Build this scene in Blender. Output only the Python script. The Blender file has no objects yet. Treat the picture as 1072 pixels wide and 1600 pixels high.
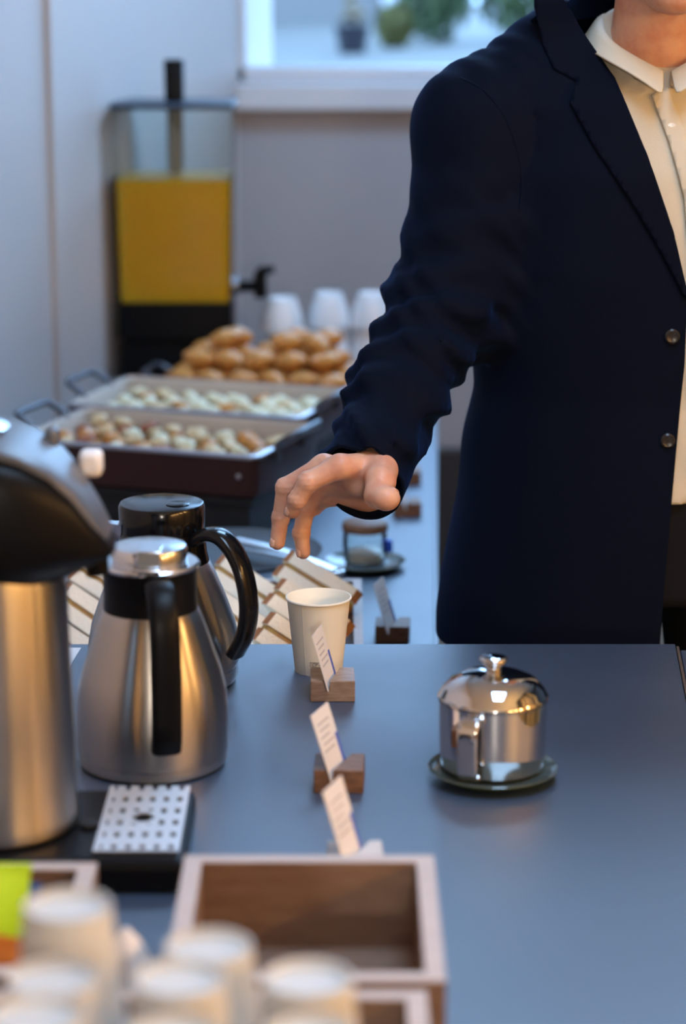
import bpy, bmesh, math, random
import numpy as np
from mathutils import Vector, Matrix, Euler, noise
from mathutils.bvhtree import BVHTree
PI = math.pi
R = math.radians
C = bpy.context.scene.collection
rnd = random.Random(7)

# ------------------------------------------------------------------ camera, sky, lights, exposure
scn = bpy.context.scene
cd = bpy.data.cameras.new('camera'); cam = bpy.data.objects.new('camera', cd); C.objects.link(cam)
cam.location = (0, 0, 1.60); cam.rotation_euler = (R(90 - 13.5), 0, 0)
cd.sensor_fit = 'VERTICAL'; cd.sensor_height = 36.0; cd.lens = 85.05
cd.clip_start = 0.05; cd.clip_end = 200
cd.dof.use_dof = True; cd.dof.focus_distance = 2.70; cd.dof.aperture_fstop = 3.3
scn.camera = cam

w = bpy.data.worlds.new('sky'); scn.world = w; w.use_nodes = True
bg = w.node_tree.nodes['Background']
bg.inputs['Color'].default_value = (0.34, 0.60, 1.0, 1); bg.inputs['Strength'].default_value = 6.0

def light(name, kind, loc, energy, color, size=0.1, rot=(0, 0, 0), size_y=None, portal=False):
    l = bpy.data.lights.new(name, kind); l.energy = energy; l.color = color
    if kind == 'AREA':
        l.size = size
        if size_y: l.shape = 'RECTANGLE'; l.size_y = size_y
        if portal: l.cycles.is_portal = True
    else: l.shadow_soft_size = size
    o = bpy.data.objects.new(name, l); C.objects.link(o); o.location = loc; o.rotation_euler = rot
    return o
light('window_portal', 'AREA', (1.2, 5.95, 2.0), 1, (1, 1, 1), 2.9, (R(-90), 0, 0), 1.5, portal=True)
# cool ceiling panel behind the man; added cool fill over the front table
light('cool_ceiling_light', 'AREA', (0.55, 4.5, 2.83), 40, (0.34, 0.62, 1.0), 0.8, (0, 0, 0), 0.8)
light('cool_ceiling_light', 'AREA', (0.4, 1.7, 2.83), 32, (0.42, 0.68, 1.0), 0.6, (0, 0, 0), 1.2)  # added fill that turns upward faces bluish, no panel known here
# row of warm wall lamps along the added ochre partition on the right of the room
for i in range(5):
    light('wall_bulb', 'POINT', (1.55, -0.3 + 0.55 * i, 1.62), 15, (1.0, 0.58, 0.20), 0.035)

light('front_fill', 'POINT', (0.2, -2.6, 1.75), 115, (1.0, 0.88, 0.74), 0.12)  # added neutral fill from behind the camera
scn.view_settings.view_transform = 'Standard'; scn.view_settings.look = 'None'
scn.view_settings.gamma = 1; scn.view_settings.use_curve_mapping = False
scn.view_settings.exposure = 0.2
scn.cycles.use_denoising = True
scn.cycles.max_bounces = 10; scn.cycles.diffuse_bounces = 5; scn.cycles.transmission_bounces = 8
scn.cycles.caustics_reflective = False; scn.cycles.caustics_refractive = False
scn.cycles.sample_clamp_indirect = 6

# ------------------------------------------------------------------ materials
def mat(name, col, rough=0.5, metal=0.0, spec=0.5, bump=0.0, bscale=200, var=0.0, vscale=20, aniso=0.0, trans=0.0,
        ior=1.45, sheen=0.0, coat=0.0, alpha=1.0, sss=0.0, col2=None, bstretch=None, emit=None, rvar=0.0):
    m = bpy.data.materials.new(name); m.use_nodes = True
    nt = m.node_tree; b = nt.nodes['Principled BSDF']; L = nt.links
    b.inputs['Base Color'].default_value = (*col, 1); b.inputs['Roughness'].default_value = rough
    b.inputs['Metallic'].default_value = metal; b.inputs['Specular IOR Level'].default_value = spec
    b.inputs['Anisotropic'].default_value = aniso; b.inputs['Transmission Weight'].default_value = trans
    b.inputs['IOR'].default_value = ior; b.inputs['Sheen Weight'].default_value = sheen
    b.inputs['Coat Weight'].default_value = coat; b.inputs['Alpha'].default_value = alpha
    b.inputs['Sheen Tint'].default_value = (0.06, 0.28, 1.0, 1); b.inputs['Sheen Roughness'].default_value = 0.45
    if sss:
        b.inputs['Subsurface Weight'].default_value = sss
        b.inputs['Subsurface Radius'].default_value = (1.0, 0.35, 0.2); b.inputs['Subsurface Scale'].default_value = 0.006
    if emit:
        b.inputs['Emission Color'].default_value = (*emit[:3], 1); b.inputs['Emission Strength'].default_value = emit[3]
    tc = nt.nodes.new('ShaderNodeTexCoord')
    if var or col2:
        n = nt.nodes.new('ShaderNodeTexNoise'); n.inputs['Scale'].default_value = vscale; n.inputs['Detail'].default_value = 4
        if bstretch:
            mp = nt.nodes.new('ShaderNodeMapping'); mp.inputs['Scale'].default_value = bstretch
            L.new(tc.outputs['Object'], mp.inputs[0]); L.new(mp.outputs[0], n.inputs['Vector'])
        else: L.new(tc.outputs['Object'], n.inputs['Vector'])
        r = nt.nodes.new('ShaderNodeValToRGB')
        c2 = col2 or tuple(c * (1 - var) for c in col)
        r.color_ramp.elements[0].color = (*c2, 1); r.color_ramp.elements[1].color = (*col, 1)
        r.color_ramp.elements[0].position = 0.35; r.color_ramp.elements[1].position = 0.65
        L.new(n.outputs['Fac'], r.inputs[0]); L.new(r.outputs[0], b.inputs['Base Color'])
        if rvar:
            mr = nt.nodes.new('ShaderNodeMapRange'); mr.inputs[3].default_value = rough - rvar; mr.inputs[4].default_value = rough + rvar
            L.new(n.outputs['Fac'], mr.inputs[0]); L.new(mr.outputs[0], b.inputs['Roughness'])
    if bump:
        n2 = nt.nodes.new('ShaderNodeTexNoise'); n2.inputs['Scale'].default_value = bscale; n2.inputs['Detail'].default_value = 3
        if bstretch:
            mp2 = nt.nodes.new('ShaderNodeMapping'); mp2.inputs['Scale'].default_value = bstretch
            L.new(tc.outputs['Object'], mp2.inputs[0]); L.new(mp2.outputs[0], n2.inputs['Vector'])
        else: L.new(tc.outputs['Object'], n2.inputs['Vector'])
        bp = nt.nodes.new('ShaderNodeBump'); bp.inputs['Strength'].default_value = bump; bp.inputs['Distance'].default_value = 0.002
        L.new(n2.outputs['Fac'], bp.inputs['Height']); L.new(bp.outputs[0], b.inputs['Normal'])
    return m

def thin_glass(name, tint, gloss=0.08):
    m = bpy.data.materials.new(name); m.use_nodes = True; nt = m.node_tree; L = nt.links; nt.nodes.clear()
    out = nt.nodes.new('ShaderNodeOutputMaterial'); mx = nt.nodes.new('ShaderNodeMixShader'); t = nt.nodes.new('ShaderNodeBsdfTransparent'); g = nt.nodes.new('ShaderNodeBsdfGlossy')
    t.inputs['Color'].default_value = (*tint, 1); g.inputs['Roughness'].default_value = 0.05; fr = nt.nodes.new('ShaderNodeFresnel'); fr.inputs['IOR'].default_value = 1.18
    L.new(fr.outputs[0], mx.inputs[0]); L.new(t.outputs[0], mx.inputs[1]); L.new(g.outputs[0], mx.inputs[2]); L.new(mx.outputs[0], out.inputs['Surface']); return m
M_wall = mat('white wall paint', (0.63, 0.575, 0.55), 0.6, bump=0.1, bscale=120)
M_wallshade = mat('wall paint in window shade', (0.39, 0.375, 0.39), 0.6, bump=0.1, bscale=120)  # far wall's shade under the window put into its colour
M_ceil = mat('ceiling paint', (0.80, 0.79, 0.77), 0.7)
M_floor = mat('grey floor', (0.30, 0.24, 0.19), 0.35, var=0.15, vscale=3)
M_sill = mat('white window paint', (0.66, 0.66, 0.68), 0.35)
M_dark = mat('dark skirting', (0.03, 0.03, 0.035), 0.4)
M_top = mat('blue black laminate', (0.011, 0.036, 0.088), 0.46, spec=1.0, ior=1.9, var=0.12, vscale=9, bump=0.03, bscale=500, rvar=0.03)
M_topedge = mat('worn laminate edge', (0.10, 0.075, 0.065), 0.5)
M_body = mat('dark cabinet', (0.03, 0.03, 0.035), 0.5)
M_steel = mat('brushed steel', (0.46, 0.43, 0.40), 0.30, metal=1, aniso=0.85, bump=0.02, bscale=60, bstretch=(1, 1, 30))
M_steel.node_tree.nodes['Principled BSDF'].inputs['Anisotropic Rotation'].default_value = 0.25
M_steelbase = mat('satin steel', (0.46, 0.45, 0.44), 0.34, metal=1)
M_chrome = mat('polished chrome', (0.66, 0.65, 0.65), 0.06, metal=1)
M_chrome2 = mat('satin chrome', (0.72, 0.73, 0.76), 0.22, metal=1)
M_black = mat('black plastic', (0.005, 0.005, 0.006), 0.36, spec=0.16)
M_blackg = mat('glossy black plastic', (0.004, 0.004, 0.005), 0.16, spec=0.45)
M_skygrey = mat('plastic with grey sky sheen', (0.10, 0.105, 0.12), 0.35)  # grey stands for the sky reflected on top of the pump head
M_blackm = mat('matt black metal', (0.012, 0.012, 0.013), 0.6)
M_paper = mat('cream paper cup', (0.86, 0.83, 0.73), 0.55, bump=0.03, bscale=300)
M_paperw = mat('white paper cup', (0.62, 0.63, 0.62), 0.5)
M_card = mat('white card', (0.82, 0.79, 0.78), 0.5)
M_print = mat('grey print', (0.50, 0.48, 0.50), 0.6)
M_blue = mat('blue print', (0.10, 0.16, 0.55), 0.45)
M_ink = mat('black ink', (0.02, 0.02, 0.02), 0.5)
M_wood = mat('oak block', (0.36, 0.25, 0.18), 0.4, col2=(0.25, 0.16, 0.11), vscale=60, bstretch=(1, 6, 6), bump=0.15, bscale=120)
M_walnut = mat('walnut block', (0.24, 0.13, 0.075), 0.5, col2=(0.14, 0.07, 0.04), vscale=60, bstretch=(1, 6, 6), bump=0.15, bscale=120)
M_box = mat('brown box wood', (0.24, 0.155, 0.11), 0.55, col2=(0.19, 0.115, 0.08), vscale=30, bstretch=(1, 5, 5), bump=0.1, bscale=100)
M_boxlit = mat('box wood paled by sky light', (0.56, 0.47, 0.43), 0.5, col2=(0.50, 0.41, 0.37), vscale=30, bstretch=(1, 5, 5))  # rim tops paled to carry the sky light from above
M_juice = mat('orange juice', (0.95, 0.50, 0.004), 0.35, col2=(0.92, 0.46, 0.003), vscale=8)
_b = M_juice.node_tree.nodes['Principled BSDF']; _b.inputs['Subsurface Weight'].default_value = 0.7; _b.inputs['Subsurface Radius'].default_value = (1.0, 0.55, 0.04); _b.inputs['Subsurface Scale'].default_value = 0.05
M_clear = thin_glass('clear acrylic', (0.95, 0.97, 0.96))
M_pane = thin_glass('window glass', (0.97, 0.99, 0.99))
M_pan = mat('dark brown enamel', (0.045, 0.016, 0.013), 0.38, spec=0.4)
M_panin = mat('beige tray inside', (0.50, 0.41, 0.33), 0.55, bump=0.2, bscale=40)  # beige inner faces of the roasting trays
M_panrim = mat('grey metal rim', (0.42, 0.40, 0.43), 0.32, metal=0.8)
M_handle = mat('grey iron handle', (0.10, 0.10, 0.115), 0.35, metal=0.6)
M_bread = mat('white bread', (0.93, 0.89, 0.77), 0.8, bump=0.5, bscale=250)
M_crust = mat('brown crust', (0.40, 0.17, 0.06), 0.55, col2=(0.26, 0.10, 0.035), vscale=60)
M_fill = mat('brown filling', (0.34, 0.16, 0.05), 0.5, col2=(0.42, 0.30, 0.06), vscale=40)
M_gold = mat('golden pastry', (0.72, 0.33, 0.075), 0.34, col2=(0.52, 0.19, 0.04), vscale=25, coat=0.3)
M_pale = mat('pale pastry', (0.78, 0.62, 0.38), 0.5, col2=(0.62, 0.40, 0.18), vscale=40)
M_cream = mat('cream egg', (0.84, 0.78, 0.58), 0.45, col2=(0.72, 0.60, 0.34), vscale=40)
M_red = mat('browned bacon', (0.42, 0.15, 0.07), 0.4, col2=(0.30, 0.09, 0.04), vscale=40)
M_china = mat('white china', (0.84, 0.86, 0.88), 0.2)
M_jacket = mat('navy wool', (0.0030, 0.0050, 0.0125), 0.75, spec=0.05, sheen=0.075, bump=0.12, bscale=900)
M_lapel = mat('navy wool lapel', (0.0030, 0.0048, 0.0115), 0.75, spec=0.05, sheen=0.075, bump=0.12, bscale=900)
M_shirt = mat('cream shirt cotton', (0.60, 0.54, 0.42), 0.75, bump=0.12, bscale=500)
M_trouser = mat('black trousers', (0.006, 0.006, 0.008), 0.85, spec=0.2)
M_skin = mat('skin', (0.70, 0.41, 0.29), 0.42, sss=0.18, col2=(0.60, 0.29, 0.20), vscale=45, bump=0.10, bscale=260)
M_nail = mat('fingernail', (0.72, 0.45, 0.36), 0.25)
M_hair = mat('dark brown hair', (0.02, 0.013, 0.009), 0.5, bump=0.9, bscale=90, bstretch=(1, 1, 0.25))
M_lip = mat('lips', (0.50, 0.22, 0.18), 0.4)
M_eye = mat('eye white', (0.8, 0.8, 0.78), 0.2)
M_shoe = mat('black leather', (0.01, 0.01, 0.01), 0.25)
M_saucer = mat('green tinted glass saucer', (0.085, 0.11, 0.105), 0.15, spec=0.8, coat=0.4)
M_saucerg = mat('olive green underside', (0.16, 0.20, 0.045), 0.25)
M_slate = mat('dark grey slate', (0.045, 0.047, 0.052), 0.45)
M_grille = mat('perforated steel', (0.80, 0.80, 0.82), 0.5, metal=0.8)
M_lime = mat('lime green sachet', (0.42, 0.72, 0.03), 0.35)
M_orange = mat('orange sachet', (0.80, 0.25, 0.04), 0.35)
M_bluep = mat('blue sachet', (0.03, 0.11, 0.42), 0.35)
M_leaf = mat('hedge leaf', (0.045, 0.085, 0.032), 0.5, col2=(0.085, 0.115, 0.045), vscale=3)
M_leaf2 = mat('yellow green leaf', (0.12, 0.11, 0.03), 0.5)
M_pot = mat('dark blue pot', (0.02, 0.02, 0.03), 0.5)
M_flower = mat('cream flower', (0.20, 0.15, 0.10), 0.6)
M_pave = mat('grey paving', (0.15, 0.14, 0.13), 0.7, var=0.15, vscale=3)
M_facade = mat('grey blue render', (0.20, 0.185, 0.18), 0.7)
M_bulb = mat('button horn', (0.02, 0.018, 0.018), 0.25)

# ------------------------------------------------------------------ mesh helpers
class MB:
    def __init__(s): s.v = []; s.f = []; s.m = []
    def add(s, vs, fs, mi=0):
        o = len(s.v); s.v += [tuple(x) for x in vs]; s.f += [tuple(i + o for i in f) for f in fs]; s.m += [mi] * len(fs); return s
    def box(s, lo, hi, mi=0):
        x0, y0, z0 = lo; x1, y1, z1 = hi
        return s.add([(x0, y0, z0), (x1, y0, z0), (x1, y1, z0), (x0, y1, z0), (x0, y0, z1), (x1, y0, z1), (x1, y1, z1), (x0, y1, z1)],
                     [(3, 2, 1, 0), (4, 5, 6, 7), (0, 1, 5, 4), (1, 2, 6, 5), (2, 3, 7, 6), (3, 0, 4, 7)], mi)
    def lathe(s, prof, n=32, c=(0, 0, 0), mi=0, mis=None):
        vs, fs, ms = [], [], []
        for r, z in prof:
            for k in range(n):
                a = 2 * PI * k / n; vs.append((c[0] + r * math.cos(a), c[1] + r * math.sin(a), c[2] + z))
        for i in range(len(prof) - 1):
            for k in range(n):
                k2 = (k + 1) % n; fs.append((i * n + k, i * n + k2, (i + 1) * n + k2, (i + 1) * n + k)); ms.append(mis[i] if mis else mi)
        o = len(s.v); s.v += vs; s.f += [tuple(i + o for i in f) for f in fs]; s.m += ms; return s
    def rings(s, rings, cap=True, mi=0, closed=True):
        n = len(rings[0]); vs = [p for r in rings for p in r]; fs = []
        for i in range(len(rings) - 1):
            for k in range(n if closed else n - 1):
                k2 = (k + 1) % n; fs.append((i * n + k, i * n + k2, (i + 1) * n + k2, (i + 1) * n + k))
        if cap: fs.append(tuple(reversed(range(n)))); fs.append(tuple((len(rings) - 1) * n + k for k in range(n)))
        return s.add(vs, fs, mi)
    def tube(s, path, rad, n=10, mi=0, flat=None, side=None, cap=True):
        """tube along a path; flat: (half width along side, half height)"""
        P = [Vector(p) for p in path]; rr = []
        up = None
        for i, p in enumerate(P):
            t = (P[min(i + 1, len(P) - 1)] - P[max(i - 1, 0)]).normalized()
            if side is not None: a = Vector(side); a = (a - t * a.dot(t)).normalized()
            else:
                if up is None: up = Vector((0, 0, 1)) if abs(t.z) < 0.9 else Vector((1, 0, 0))
                a = up.cross(t).normalized(); up = t.cross(a).normalized()
            b = t.cross(a).normalized(); r = rad[i] if isinstance(rad, (list, tuple)) else rad
            ring = []
            for k in range(n):
                q = 2 * PI * k / n
                if flat:
                    e = 0.6; cx, sy = math.cos(q), math.sin(q)
                    ring.append(p + a * flat[0] * r * math.copysign(abs(cx) ** e, cx) + b * flat[1] * r * math.copysign(abs(sy) ** e, sy))
                else: ring.append(p + a * r * math.cos(q) + b * r * math.sin(q))
            rr.append(ring)
        return s.rings(rr, cap, mi)
    def prism(s, poly, z0, z1, mi=0):
        n = len(poly)
        return s.add([(x, y, z0) for x, y in poly] + [(x, y, z1) for x, y in poly],
                     [tuple(reversed(range(n))), tuple(range(n, 2 * n))] + [(k, (k + 1) % n, n + (k + 1) % n, n + k) for k in range(n)], mi)

def obj(name, mb, m, parent=None, smooth=35, bevel=0, solid=0, subsurf=0, loc=None, rot=None, kind=None):
    me = bpy.data.meshes.new(name)
    if isinstance(mb, MB):
        me.from_pydata(mb.v, [], mb.f)
        ms = m if isinstance(m, (list, tuple)) else [m]
        for x in ms: me.materials.append(x)
        me.polygons.foreach_set('material_index', mb.m)
        bm = bmesh.new(); bm.from_mesh(me); bmesh.ops.recalc_face_normals(bm, faces=bm.faces); bm.to_mesh(me); bm.free()
    else:
        mb.to_mesh(me); mb.free(); me.materials.append(m)
    me.update()
    if smooth:
        me.shade_smooth(); me.set_sharp_from_angle(angle=R(smooth))
    o = bpy.data.objects.new(name, me); C.objects.link(o)
    if parent: o.parent = parent
    if loc: o.location = loc
    if rot: o.rotation_euler = rot
    if bevel:
        b = o.modifiers.new('bevel', 'BEVEL'); b.width = bevel; b.segments = 2; b.limit_method = 'ANGLE'
    if solid:
        b = o.modifiers.new('solid', 'SOLIDIFY'); b.thickness = solid; b.offset = 0
    if subsurf:
        b = o.modifiers.new('sub', 'SUBSURF'); b.levels = subsurf; b.render_levels = subsurf
    if kind: o['kind'] = kind
    return o
def thing(name, label, cat, loc=(0, 0, 0), rotz=0, group=None):
    o = bpy.data.objects.new(name, None); C.objects.link(o); o.location = loc; o.rotation_euler = (0, 0, rotz)
    o.empty_display_size = 0.02
    return tag(o, label, cat, group)
def tag(o, label, cat, group=None):
    o['label'] = label; o['category'] = cat
    if group: o['group'] = group
    return o
def dup(root, loc, rot=None, label=None, group=None):
    r = root.copy(); C.objects.link(r); r.location = loc
    if rot is not None: r.rotation_euler = rot
    if label: r['label'] = label
    if group: r['group'] = group
    for ch in list(root.children):
        c = ch.copy(); C.objects.link(c); c.parent = r
        for g in list(ch.children):
            d = g.copy(); C.objects.link(d); d.parent = c
    return r
def struct(name, mb, m, parent=None, **k): return obj(name, mb, m, parent, kind='structure', **k)
def spline(pts, n=6):
    """Catmull-Rom through points"""
    P = [Vector(p) for p in pts]; P = [2 * P[0] - P[1]] + P + [2 * P[-1] - P[-2]]; out = []
    for i in range(1, len(P) - 2):
        for k in range(n):
            t = k / n; a, b, c, d = P[i - 1], P[i], P[i + 1], P[i + 2]
            out.append(0.5 * ((2 * b) + (c - a) * t + (2 * a - 5 * b + 4 * c - d) * t * t + (3 * b - a - 3 * c + d) * t ** 3))
    out.append(P[-2]); return out

Z1, Z2 = 0.81, 0.655       # front table top, back counter top

# ------------------------------------------------------------------ the room
YW = 5.85                   # window wall
def lx(y): return -0.252 - 0.25 * (YW - y)     # left wall line
struct('floor', MB().prism([(-3.0, -3), (4.1, -3), (4.1, YW + 0.3), (-0.3, YW + 0.3)], -0.1, 0), M_floor, smooth=0)
struct('ceiling', MB().box((-3.2, -3.1, 2.85), (3.0, YW + 0.3, 2.95)), M_ceil, smooth=0)
struct('wall_left', MB().prism([(lx(-3), -3), (lx(YW + 0.3), YW + 0.3), (lx(YW + 0.3) - 0.2, YW + 0.35), (lx(-3) - 0.2, -3)], 0, 2.85), M_wall, smooth=0)
struct('trim_1', MB().prism([(lx(5.80), 5.80), (lx(4.62), 4.62), (lx(4.62) + 0.012, 4.615), (lx(5.80) + 0.012, 5.795)], 0, 2.85), M_wall, smooth=0)
WX0, WX1, WZ0, WZ1 = -0.252, 2.6, 1.25, 2.7
wb = MB(); wb.box((-0.6, YW, 0), (2.9, YW + 0.12, WZ0 - 0.02)); wb.box((-0.6, YW, WZ1), (2.9, YW + 0.12, 2.85))
wb.box((-0.6, YW, WZ0 - 0.02), (WX0, YW + 0.12, WZ1)); wb.box((WX1, YW, WZ0 - 0.02), (2.9, YW + 0.12, WZ1))
struct('wall_back', wb, M_wallshade, smooth=0)
win = struct('window_1', MB().box((WX0, YW + 0.02, WZ0), (WX1, YW + 0.08, WZ0 + 0.035)).box((WX0, YW + 0.02, WZ1 - 0.05), (WX1, YW + 0.08, WZ1))
       .box((WX0, YW + 0.02, WZ0), (WX0 + 0.02, YW + 0.08, WZ1)).box((WX1 - 0.05, YW + 0.02, WZ0), (WX1, YW + 0.08, WZ1))
       .box((1.5, YW + 0.02, WZ0), (1.56, YW + 0.08, WZ1)), M_sill, smooth=0, bevel=0.004)
obj('window_sill', MB().box((WX0 - 0.002, YW - 0.045, WZ0 - 0.064), (WX1 + 0.05, YW + 0.08, WZ0 - 0.001)), M_sill, win, smooth=0, bevel=0.006)
obj('pane', MB().box((WX0 + 0.02, YW + 0.045, WZ0 + 0.034), (1.5, YW + 0.051, WZ1 - 0.05)), M_pane, win, smooth=0)
obj('pane', MB().box((1.56, YW + 0.045, WZ0 + 0.034), (WX1 - 0.05, YW + 0.051, WZ1 - 0.05)), M_pane, win, smooth=0)
struct('baseboard_back', MB().box((-0.3, YW - 0.03, 0), (2.7, YW, 0.36)), M_dark, smooth=0, bevel=0.004)
wr_ = struct('wall_right', MB().box((2.7, -3, 0), (2.9, YW, 2.85)), mat('dark brown wall paint', (0.05, 0.035, 0.028), 0.6), smooth=0)
M_ochre = mat('ochre wall panel', (0.62, 0.37, 0.11), 0.6)
wp = struct('wall_added', MB().box((1.90, -3, 0), (2.02, 2.9, 2.85)), mat('walnut partition', (0.05, 0.035, 0.028), 0.6), smooth=0)  # unseen partition added so warm panels show nearer in the chrome
for k in range(17):
    obj('panel', MB().box((1.875, -2.6 + 0.33 * k, 0.05), (1.90, -2.6 + 0.33 * k + (0.23 if k % 3 else 0.12), 2.6)), M_ochre, wp, smooth=0)
struct('wall_front', MB().box((-3.2, -3.2, 0), (2.9, -3.0, 2.85)), mat('brown panelled wall', (0.06, 0.05, 0.045), 0.6), smooth=0)

# outdoors, seen through the window
struct('exterior_terrace', MB().box((-3, YW + 0.6, 0.9), (8, 16, 1.15)), M_pave, smooth=0)
fac = thing('building_facade', 'pale blue rendered building wall outside the window', 'building', (0, 12.6, 1.15))
obj('wall', MB().box((-2.0, 0, 0), (0.20, 0.3, 3.2)), M_facade, fac, smooth=0)
obj('corner_post', MB().box((0.20, -0.05, 0), (0.29, 0.3, 3.2)), M_sill, fac, smooth=0)
pt = thing('flower_pot', 'dark blue pot with a cream flower outside the window', 'pot', (0.035, 9.3, 1.15))
obj('pot', MB().lathe([(0, 0), (0.05, 0), (0.064, 0.09), (0.068, 0.105), (0.060, 0.105), (0.056, 0.09), (0, 0.09)], 20), M_pot, pt)
fb = MB()
for i in range(16):
    a = rnd.random() * 6.28; q = rnd.random() * 0.045; zz = 0.12 + rnd.random() * 0.10
    fb.lathe([(0.002, -0.016), (0.017, -0.006), (0.017, 0.008), (0.002, 0.016)], 7, (q * math.cos(a), q * math.sin(a), zz))
obj('flower', fb, M_flower, pt, kind='stuff')
def bush(x, y, r, h, m, label):
    t = thing('shrub', label, 'shrub', (x, y, 1.15))
    obj('stem', MB().tube([(0, 0, 0), (0.01, 0, h * 0.6)], [0.012, 0.006], 6), M_walnut, t)
    fb = MB()
    for i in range(700):
        d = Vector((rnd.gauss(0, 1), rnd.gauss(0, 1), rnd.gauss(0, 1))).normalized() * rnd.random() ** 0.4
        c = Vector((d.x * r, d.y * r, h * 0.52 + d.z * h * 0.5)); e = Euler((rnd.random() * 6, rnd.random() * 6, rnd.random() * 6)).to_matrix()
        s = 0.02 + 0.02 * rnd.random()
        fb.add([c + e @ Vector(q) * s for q in ((-1, 0, 0), (0, -0.5, 0.1), (1, 0, 0), (0, 0.5, 0.1))], [(0, 1, 2), (0, 2, 3)])
    o = obj('foliage', fb, m, t, smooth=0); o['kind'] = 'stuff'
bush(0.375, 10.2, 0.165, 0.34, M_leaf, 'dark green shrub outside the window beside the jacket shoulder')
bush(0.74, 10.35, 0.19, 0.42, M_leaf, 'larger dark green shrub outside, partly behind the jacket shoulder')
bush(0.20, 9.75, 0.07, 0.16, M_leaf2, 'small yellow green shrub outside, right of the flower pot')
bush(1.25, 10.2, 0.22, 0.45, M_leaf, 'dark green shrub outside, hidden behind the man')

# ------------------------------------------------------------------ the tables
def sx(y): return 0.3787 - 0.079 * (2.6467 - y)
tb = thing('serving_table', 'dark blue-black serving table in front with cups and carafes', 'table', (0, 0, 0))
obj('tabletop', MB().prism([(-0.98, 1.0), (sx(1.0), 1.0), (sx(2.6467), 2.6467), (-0.80, 2.6467)], Z1 - 0.022, Z1), M_top, tb, smooth=0, bevel=0.0012)
obj('edge_trim', MB().prism([(sx(1.0) + 0.0008, 1.0), (sx(1.0) + 0.0038, 1.0), (sx(2.6467) + 0.0038, 2.642), (sx(2.6467) + 0.0008, 2.642)], Z1 - 0.022, Z1 - 0.0015), M_topedge, tb, smooth=0)
obj('edge_board', MB().prism([(sx(1.0) + 0.0042, 1.0), (sx(1.0) + 0.0125, 1.0), (sx(2.6467) + 0.0125, 2.632), (sx(2.6467) + 0.0042, 2.632)], Z1 - 0.05, Z1 - 0.003), M_top, tb, smooth=0, bevel=0.001)
obj('apron', MB().prism([(-0.93, 1.05), (sx(1.0) - 0.04, 1.05), (sx(2.6467) - 0.04, 2.60), (-0.76, 2.60)], Z1 - 0.12, Z1 - 0.022), M_body, tb, smooth=0)
for x, y in ((-0.88, 1.08), (sx(1.0) - 0.08, 1.08), (sx(2.6) - 0.08, 2.56), (-0.74, 2.56)):
    obj('leg', MB().box((x - 0.03, y - 0.03, 0), (x + 0.03, y + 0.03, Z1 - 0.12)), M_body, tb, smooth=0, bevel=0.003)
bt = thing('buffet_counter', 'lower blue-black buffet counter behind, carrying the food trays', 'counter', (0, 0, 0))
def ex(y): return 0.126 + (y - 3.1752) * 0.0371
obj('countertop', MB().prism([(-0.78, 2.68), (ex(2.68) - 0.002, 2.68), (ex(5.35) - 0.002, 5.35), (lx(5.35) + 0.02, 5.35), (lx(3.6) + 0.02, 3.6)], Z2 - 0.03, Z2), M_top, bt, smooth=0, bevel=0.001)
obj('edge_trim', MB().prism([(ex(2.68) - 0.0015, 2.68), (ex(2.68) + 0.004, 2.68), (ex(5.35) + 0.004, 5.35), (ex(5.35) - 0.0015, 5.35)], Z2 - 0.03, Z2 - 0.001), M_top, bt, smooth=0)
obj('cabinet', MB().prism([(-0.74, 2.72), (ex(2.72) - 0.03, 2.72), (ex(5.3) - 0.03, 5.3), (lx(5.3) + 0.06, 5.3), (lx(3.6) + 0.06, 3.6)], 0, Z2 - 0.03), M_body, bt, smooth=0)

# ------------------------------------------------------------------ airpot on a drip tray
dt = thing('drip_tray', 'black drip tray with perforated steel grille under the airpot', 'drip tray', (-0.27, 2.0, Z1))
obj('base', MB().box((-0.15, -0.092, 0), (0.136, 0.088, 0.030)), M_black, dt, smooth=0, bevel=0.008)
def grille():
    bm = bmesh.new(); nx, ny = 30, 44; x0, x1, y0, y1 = 0.058, 0.131, -0.076, 0.084
    vs = [[bm.verts.new((x0 + (x1 - x0) * i / nx, y0 + (y1 - y0) * j / ny, 0.0325)) for j in range(ny + 1)] for i in range(nx + 1)]
    for i in range(nx):
        for j in range(ny):
            cx, cy = (i + 0.5) / nx, (j + 0.5) / ny
            hole = (i % 5 in (1, 2)) and (j % 8 in (1, 2, 3)) and 1 < i < nx - 1 and ((cx - 0.5) * (x1 - x0)) ** 2 + ((cy - 0.5) * (y1 - y0)) ** 2 > 0.017 ** 2
            big = ((cx - 0.5) * (x1 - x0)) ** 2 + ((cy - 0.5) * (y1 - y0)) ** 2 < 0.010 ** 2
            if not hole and not big: bm.faces.new((vs[i][j], vs[i + 1][j], vs[i + 1][j + 1], vs[i][j + 1]))
    return bm
obj('grille', grille(), M_grille, dt, smooth=0, solid=0.0015)
obj('drain_socket', MB().lathe([(0, 0.030), (0.0085, 0.030), (0.009, 0.0335), (0.006, 0.0345), (0, 0.0345)], 20, (0.0485, -0.01, 0)), M_blackm, dt)

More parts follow.
